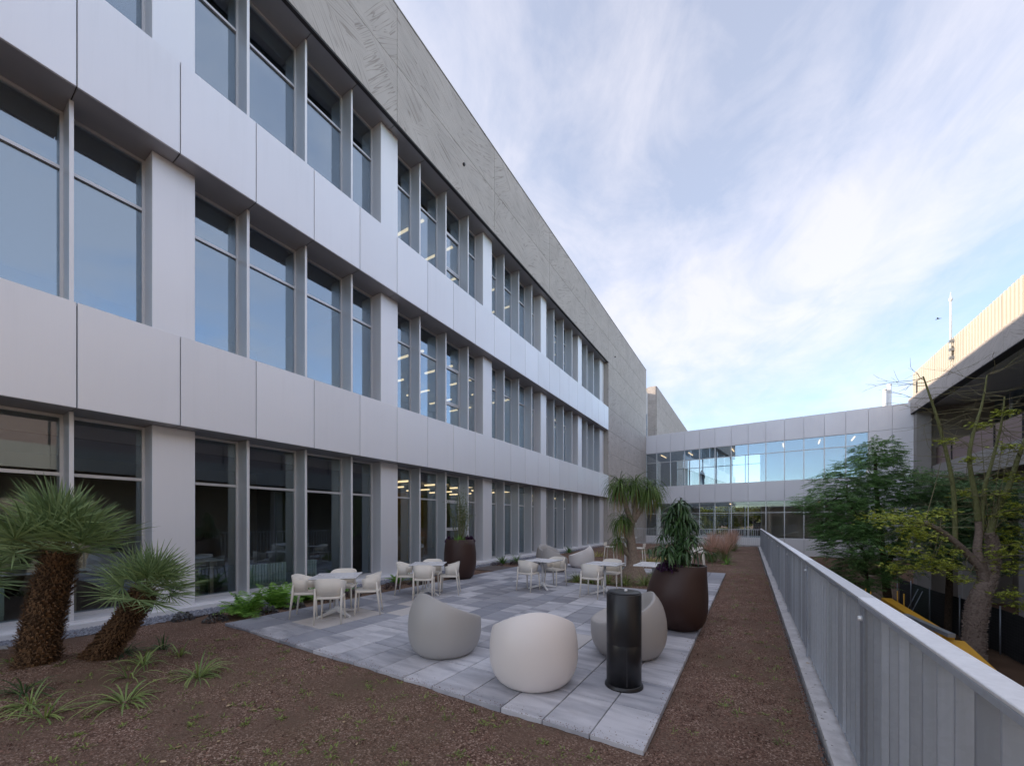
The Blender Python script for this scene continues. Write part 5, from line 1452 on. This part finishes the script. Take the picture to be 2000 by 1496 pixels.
# person on the upper floor of the bridge
def person():
    pos = Vector((-3.76, 39.7, 4.72))
    J = {'pel':(0,0,.92),'che':(0,.02,1.22),'nec':(.0,.02,1.43),'hea':(.02,.03,1.56),'hd2':(.03,.03,1.66),
         'lh':(.09,0,.88),'lk':(.14,-.05,.48),'la':(.12,.02,.08),'lf':(.16,-.12,.03),'rh':(-.09,0,.88),'rk':(-.10,-.02,.48),'ra':(-.11,.03,.08),'rf':(-.12,-.12,.03),
         'ls':(.18,.02,1.38),'le':(.24,.03,1.10),'lw':(.20,-.10,.90),'lhd':(.18,-.15,.82),'rs':(-.18,.02,1.38),'re':(-.27,.02,1.12),'rw':(-.16,-.10,1.00),'rhd':(-.10,-.14,.97)}
    Rr = {'pel':.145,'che':.155,'nec':.06,'hea':.092,'hd2':.075,'lh':.09,'lk':.062,'la':.042,'lf':.035,'rh':.09,'rk':.062,'ra':.042,'rf':.035,'ls':.06,'le':.042,'lw':.03,'lhd':.035,'rs':.06,'re':.042,'rw':.03,'rhd':.035}
    E_ = [('pel','che'),('che','nec'),('nec','hea'),('hea','hd2'),('pel','lh'),('lh','lk'),('lk','la'),('la','lf'),('pel','rh'),('rh','rk'),('rk','ra'),('ra','rf'),('che','ls'),('ls','le'),('le','lw'),('lw','lhd'),('che','rs'),('rs','re'),('re','rw'),('rw','rhd')]
    ks = list(J); me = bpy.data.meshes.new('person'); me.from_pydata([J[k] for k in ks], [(ks.index(a),ks.index(b)) for a,b in E_], [])
    tm = NT('clothed_person'); v = tm.coords(); sp = tm.n('ShaderNodeSeparateXYZ'); tm.l(v, sp.inputs[0])
    col = tm.ramp(tm.math('DIVIDE', sp.outputs[2], 1.8), [(.05,(.03,.03,.03)),(.06,(.05,.065,.11)),(.51,(.05,.065,.11)),(.52,(.16,.17,.20)),(.79,(.16,.17,.20)),(.80,(.38,.24,.18)),(.88,(.38,.24,.18)),(.90,(.02,.016,.014))])
    tm.principled(col, .8); me.materials.append(tm.m)
    o = link('person', me); o.location = pos; o.rotation_euler = (0,0,R(35))
    sk = o.modifiers.new('skin','SKIN')
    for i,k in enumerate(ks): o.data.skin_vertices[0].data[i].radius = (Rr[k]*1.18,Rr[k]*1.18); o.data.skin_vertices[0].data[i].use_root = (k=='pel')
    o.modifiers.new('sub','SUBSURF').levels = 2; o.modifiers['sub'].render_levels = 2
    tag(o, 'person in grey top and dark jeans standing on the upper floor of the bridge', 'person')
person()

# ------------------------------------------------------------------ beyond the bridge
def far_tree(label, x, y, h, rx, mat, seed, lobes=10, trunk=.14):
    r_ = np.random.default_rng(seed); t = thing('far_tree', label, 'tree', (x,y,-1.0), 0, 'trees beyond the bridge')
    b = MB(); b.tube([(0,0,-.1),(.05,0,h*.3),(0,.05,h*.62)], [trunk,trunk*.8,trunk*.5], 8)
    P_=[]
    for k in range(lobes):
        c = np.array([r_.uniform(-1,1)*rx*.8, r_.uniform(-1,1)*rx*.8, h*.60+r_.uniform(-.8,1)*h*.25]); b.tube([(0,0,h*.4),tuple(c)],[trunk*.4,.02],5)
        v = r_.normal(size=(420,3)); v /= np.linalg.norm(v,axis=1,keepdims=True); P_.append(c+v*np.array([rx*.45,rx*.45,h*.16])*r_.uniform(.5,1,(420,1)))
    b.build('trunk', M['dark_bark'], t, True, False)
    P_ = np.concatenate(P_); n = len(P_)
    link('crown', leaf_mesh('crown', P_, r_.normal(size=(n,3)), r_.normal(size=(n,3)), r_.uniform(.25,.45,n), r_.uniform(.18,.3,n), M[mat], .1), t)
far_tree('yellow green tree behind the bridge, leftmost through the lower glass', -6.0, 72, 5.2, 3.0, 'far_leaf', 1, 16)
far_tree('rounded yellow green tree in the middle of the lower bridge glass', -3.0, 76, 5.4, 3.2, 'far_leaf', 2, 16)
far_tree('golden tree right of the middle behind the lower bridge glass', .6, 74, 5.6, 3.2, 'far_leaf', 3, 16)
far_tree('golden tree farthest right behind the lower bridge glass', 3.6, 70, 6.0, 3.2, 'far_leaf', 4, 16)
far_tree('tall dark tree far behind the yellow trees', -7.0, 98, 11.5, 3.2, 'far_leaf2', 5, 14, .25)
far_tree('low dark tree far behind on the right', 2.4, 96, 7.0, 3.2, 'far_leaf2', 6, 10, .2)
hd = MB(); 
def hedge():
    n = 5200; P_ = np.stack([rng.uniform(-14,10,n), rng.uniform(80,81.2,n), rng.uniform(-1,.35,n)],-1)
    tag(link('far_hedge', leaf_mesh('far_hedge', P_, rng.normal(size=(n,3)), rng.normal(size=(n,3)), rng.uniform(.2,.4,n), rng.uniform(.15,.3,n), M['far_leaf2'], .1)), 'low clipped hedge behind the parked car beyond the bridge', 'hedge')
hedge()
rd = MB(); rd.box(-60,60,56,66,-1.05,-.985); tag(rd.build('road', plain('asphalt_pale', (.16,.155,.15), .9, 0, .1, 1)), kind='structure')
def car(label, loc, rz, paint):
    t = thing('parked_car', label, 'car', loc, rz)
    prof = [(-2.1,.35),(-2.12,.75),(-1.95,.92),(-1.2,.98),(-.65,1.42),(.75,1.46),(1.45,1.02),(2.05,.90),(2.1,.35)]
    b = MB(); n = len(prof); vs = [(x,-.85 if z < 1.0 else -.68,z) for x,z in prof]+[(x,.85 if z < 1.0 else .68,z) for x,z in prof]
    b.add(vs, [tuple(range(n)), tuple(range(2*n-1,n-1,-1))]+[(i,n+i,n+(i+1)%n,(i+1)%n) for i in range(n)]); b.build('body', paint, t, False, False)
    for s_ in (-1,1):
        b = MB(); b.add([(-1.05,.80*s_,1.02),(1.28,.80*s_,1.04),(.70,.715*s_,1.38),(-.60,.715*s_,1.36)], [(0,1,2,3)]); b.build('side_window', M['black_metal'], t, False, False)
        for x in (-1.3,1.3):
            b = MB(); b.tube([(x,.70*s_,.32),(x,.88*s_,.32)], .32, 18); b.build('wheel', M['tyre'], t, True, False)
    for y in (-.6,.6):
        b = MB(); b.box(-2.14,-2.09,y-.16,y+.16,.66,.80); b.build('headlight', M['white_metal'], t, False, False)
    b = MB(); b.add([(-1.22,-.70,1.0),(-1.22,.70,1.0),(-.70,.62,1.38),(-.70,-.62,1.38)], [(0,1,2,3)]); o = b.build('windscreen', M['black_metal'], t, False, False); o.location.x = -.02; o.location.z=.02
car('dark green car parked beyond the bridge', (-5.7,62.5,-.985), R(80), plain('dark_green_paint', (.03,.06,.05), .25))
for k,(x,w_,h_,lab) in enumerate(((-.9,2.4,1.5,'low dark container beyond the bridge'),(1.4,2.0,2.4,'taller dark brown container beyond the bridge'))):
    t = thing('container', lab, 'container', (x,60,-.985)); 
    pbox('box', x-w_/2, x+w_/2, 59.2, 60.8, -.985, -.985+h_, plain('container_paint_%d'%k, (.035,.028,.026) if k else (.05,.05,.05), .6), t, .02)
    for q in np.arange(x-w_/2+.2, x+w_/2-.1, .3): pbox('rib', q, q+.06, 59.16, 59.198, -.9, -.985+h_-.08, M['backing'], t, .004)
    pbox('lid', x-w_/2-.04, x+w_/2+.04, 59.15, 60.85, -.985+h_+.002, -.985+h_+.06, M['backing'], t, .01)
print('objects', len(bpy.data.objects))
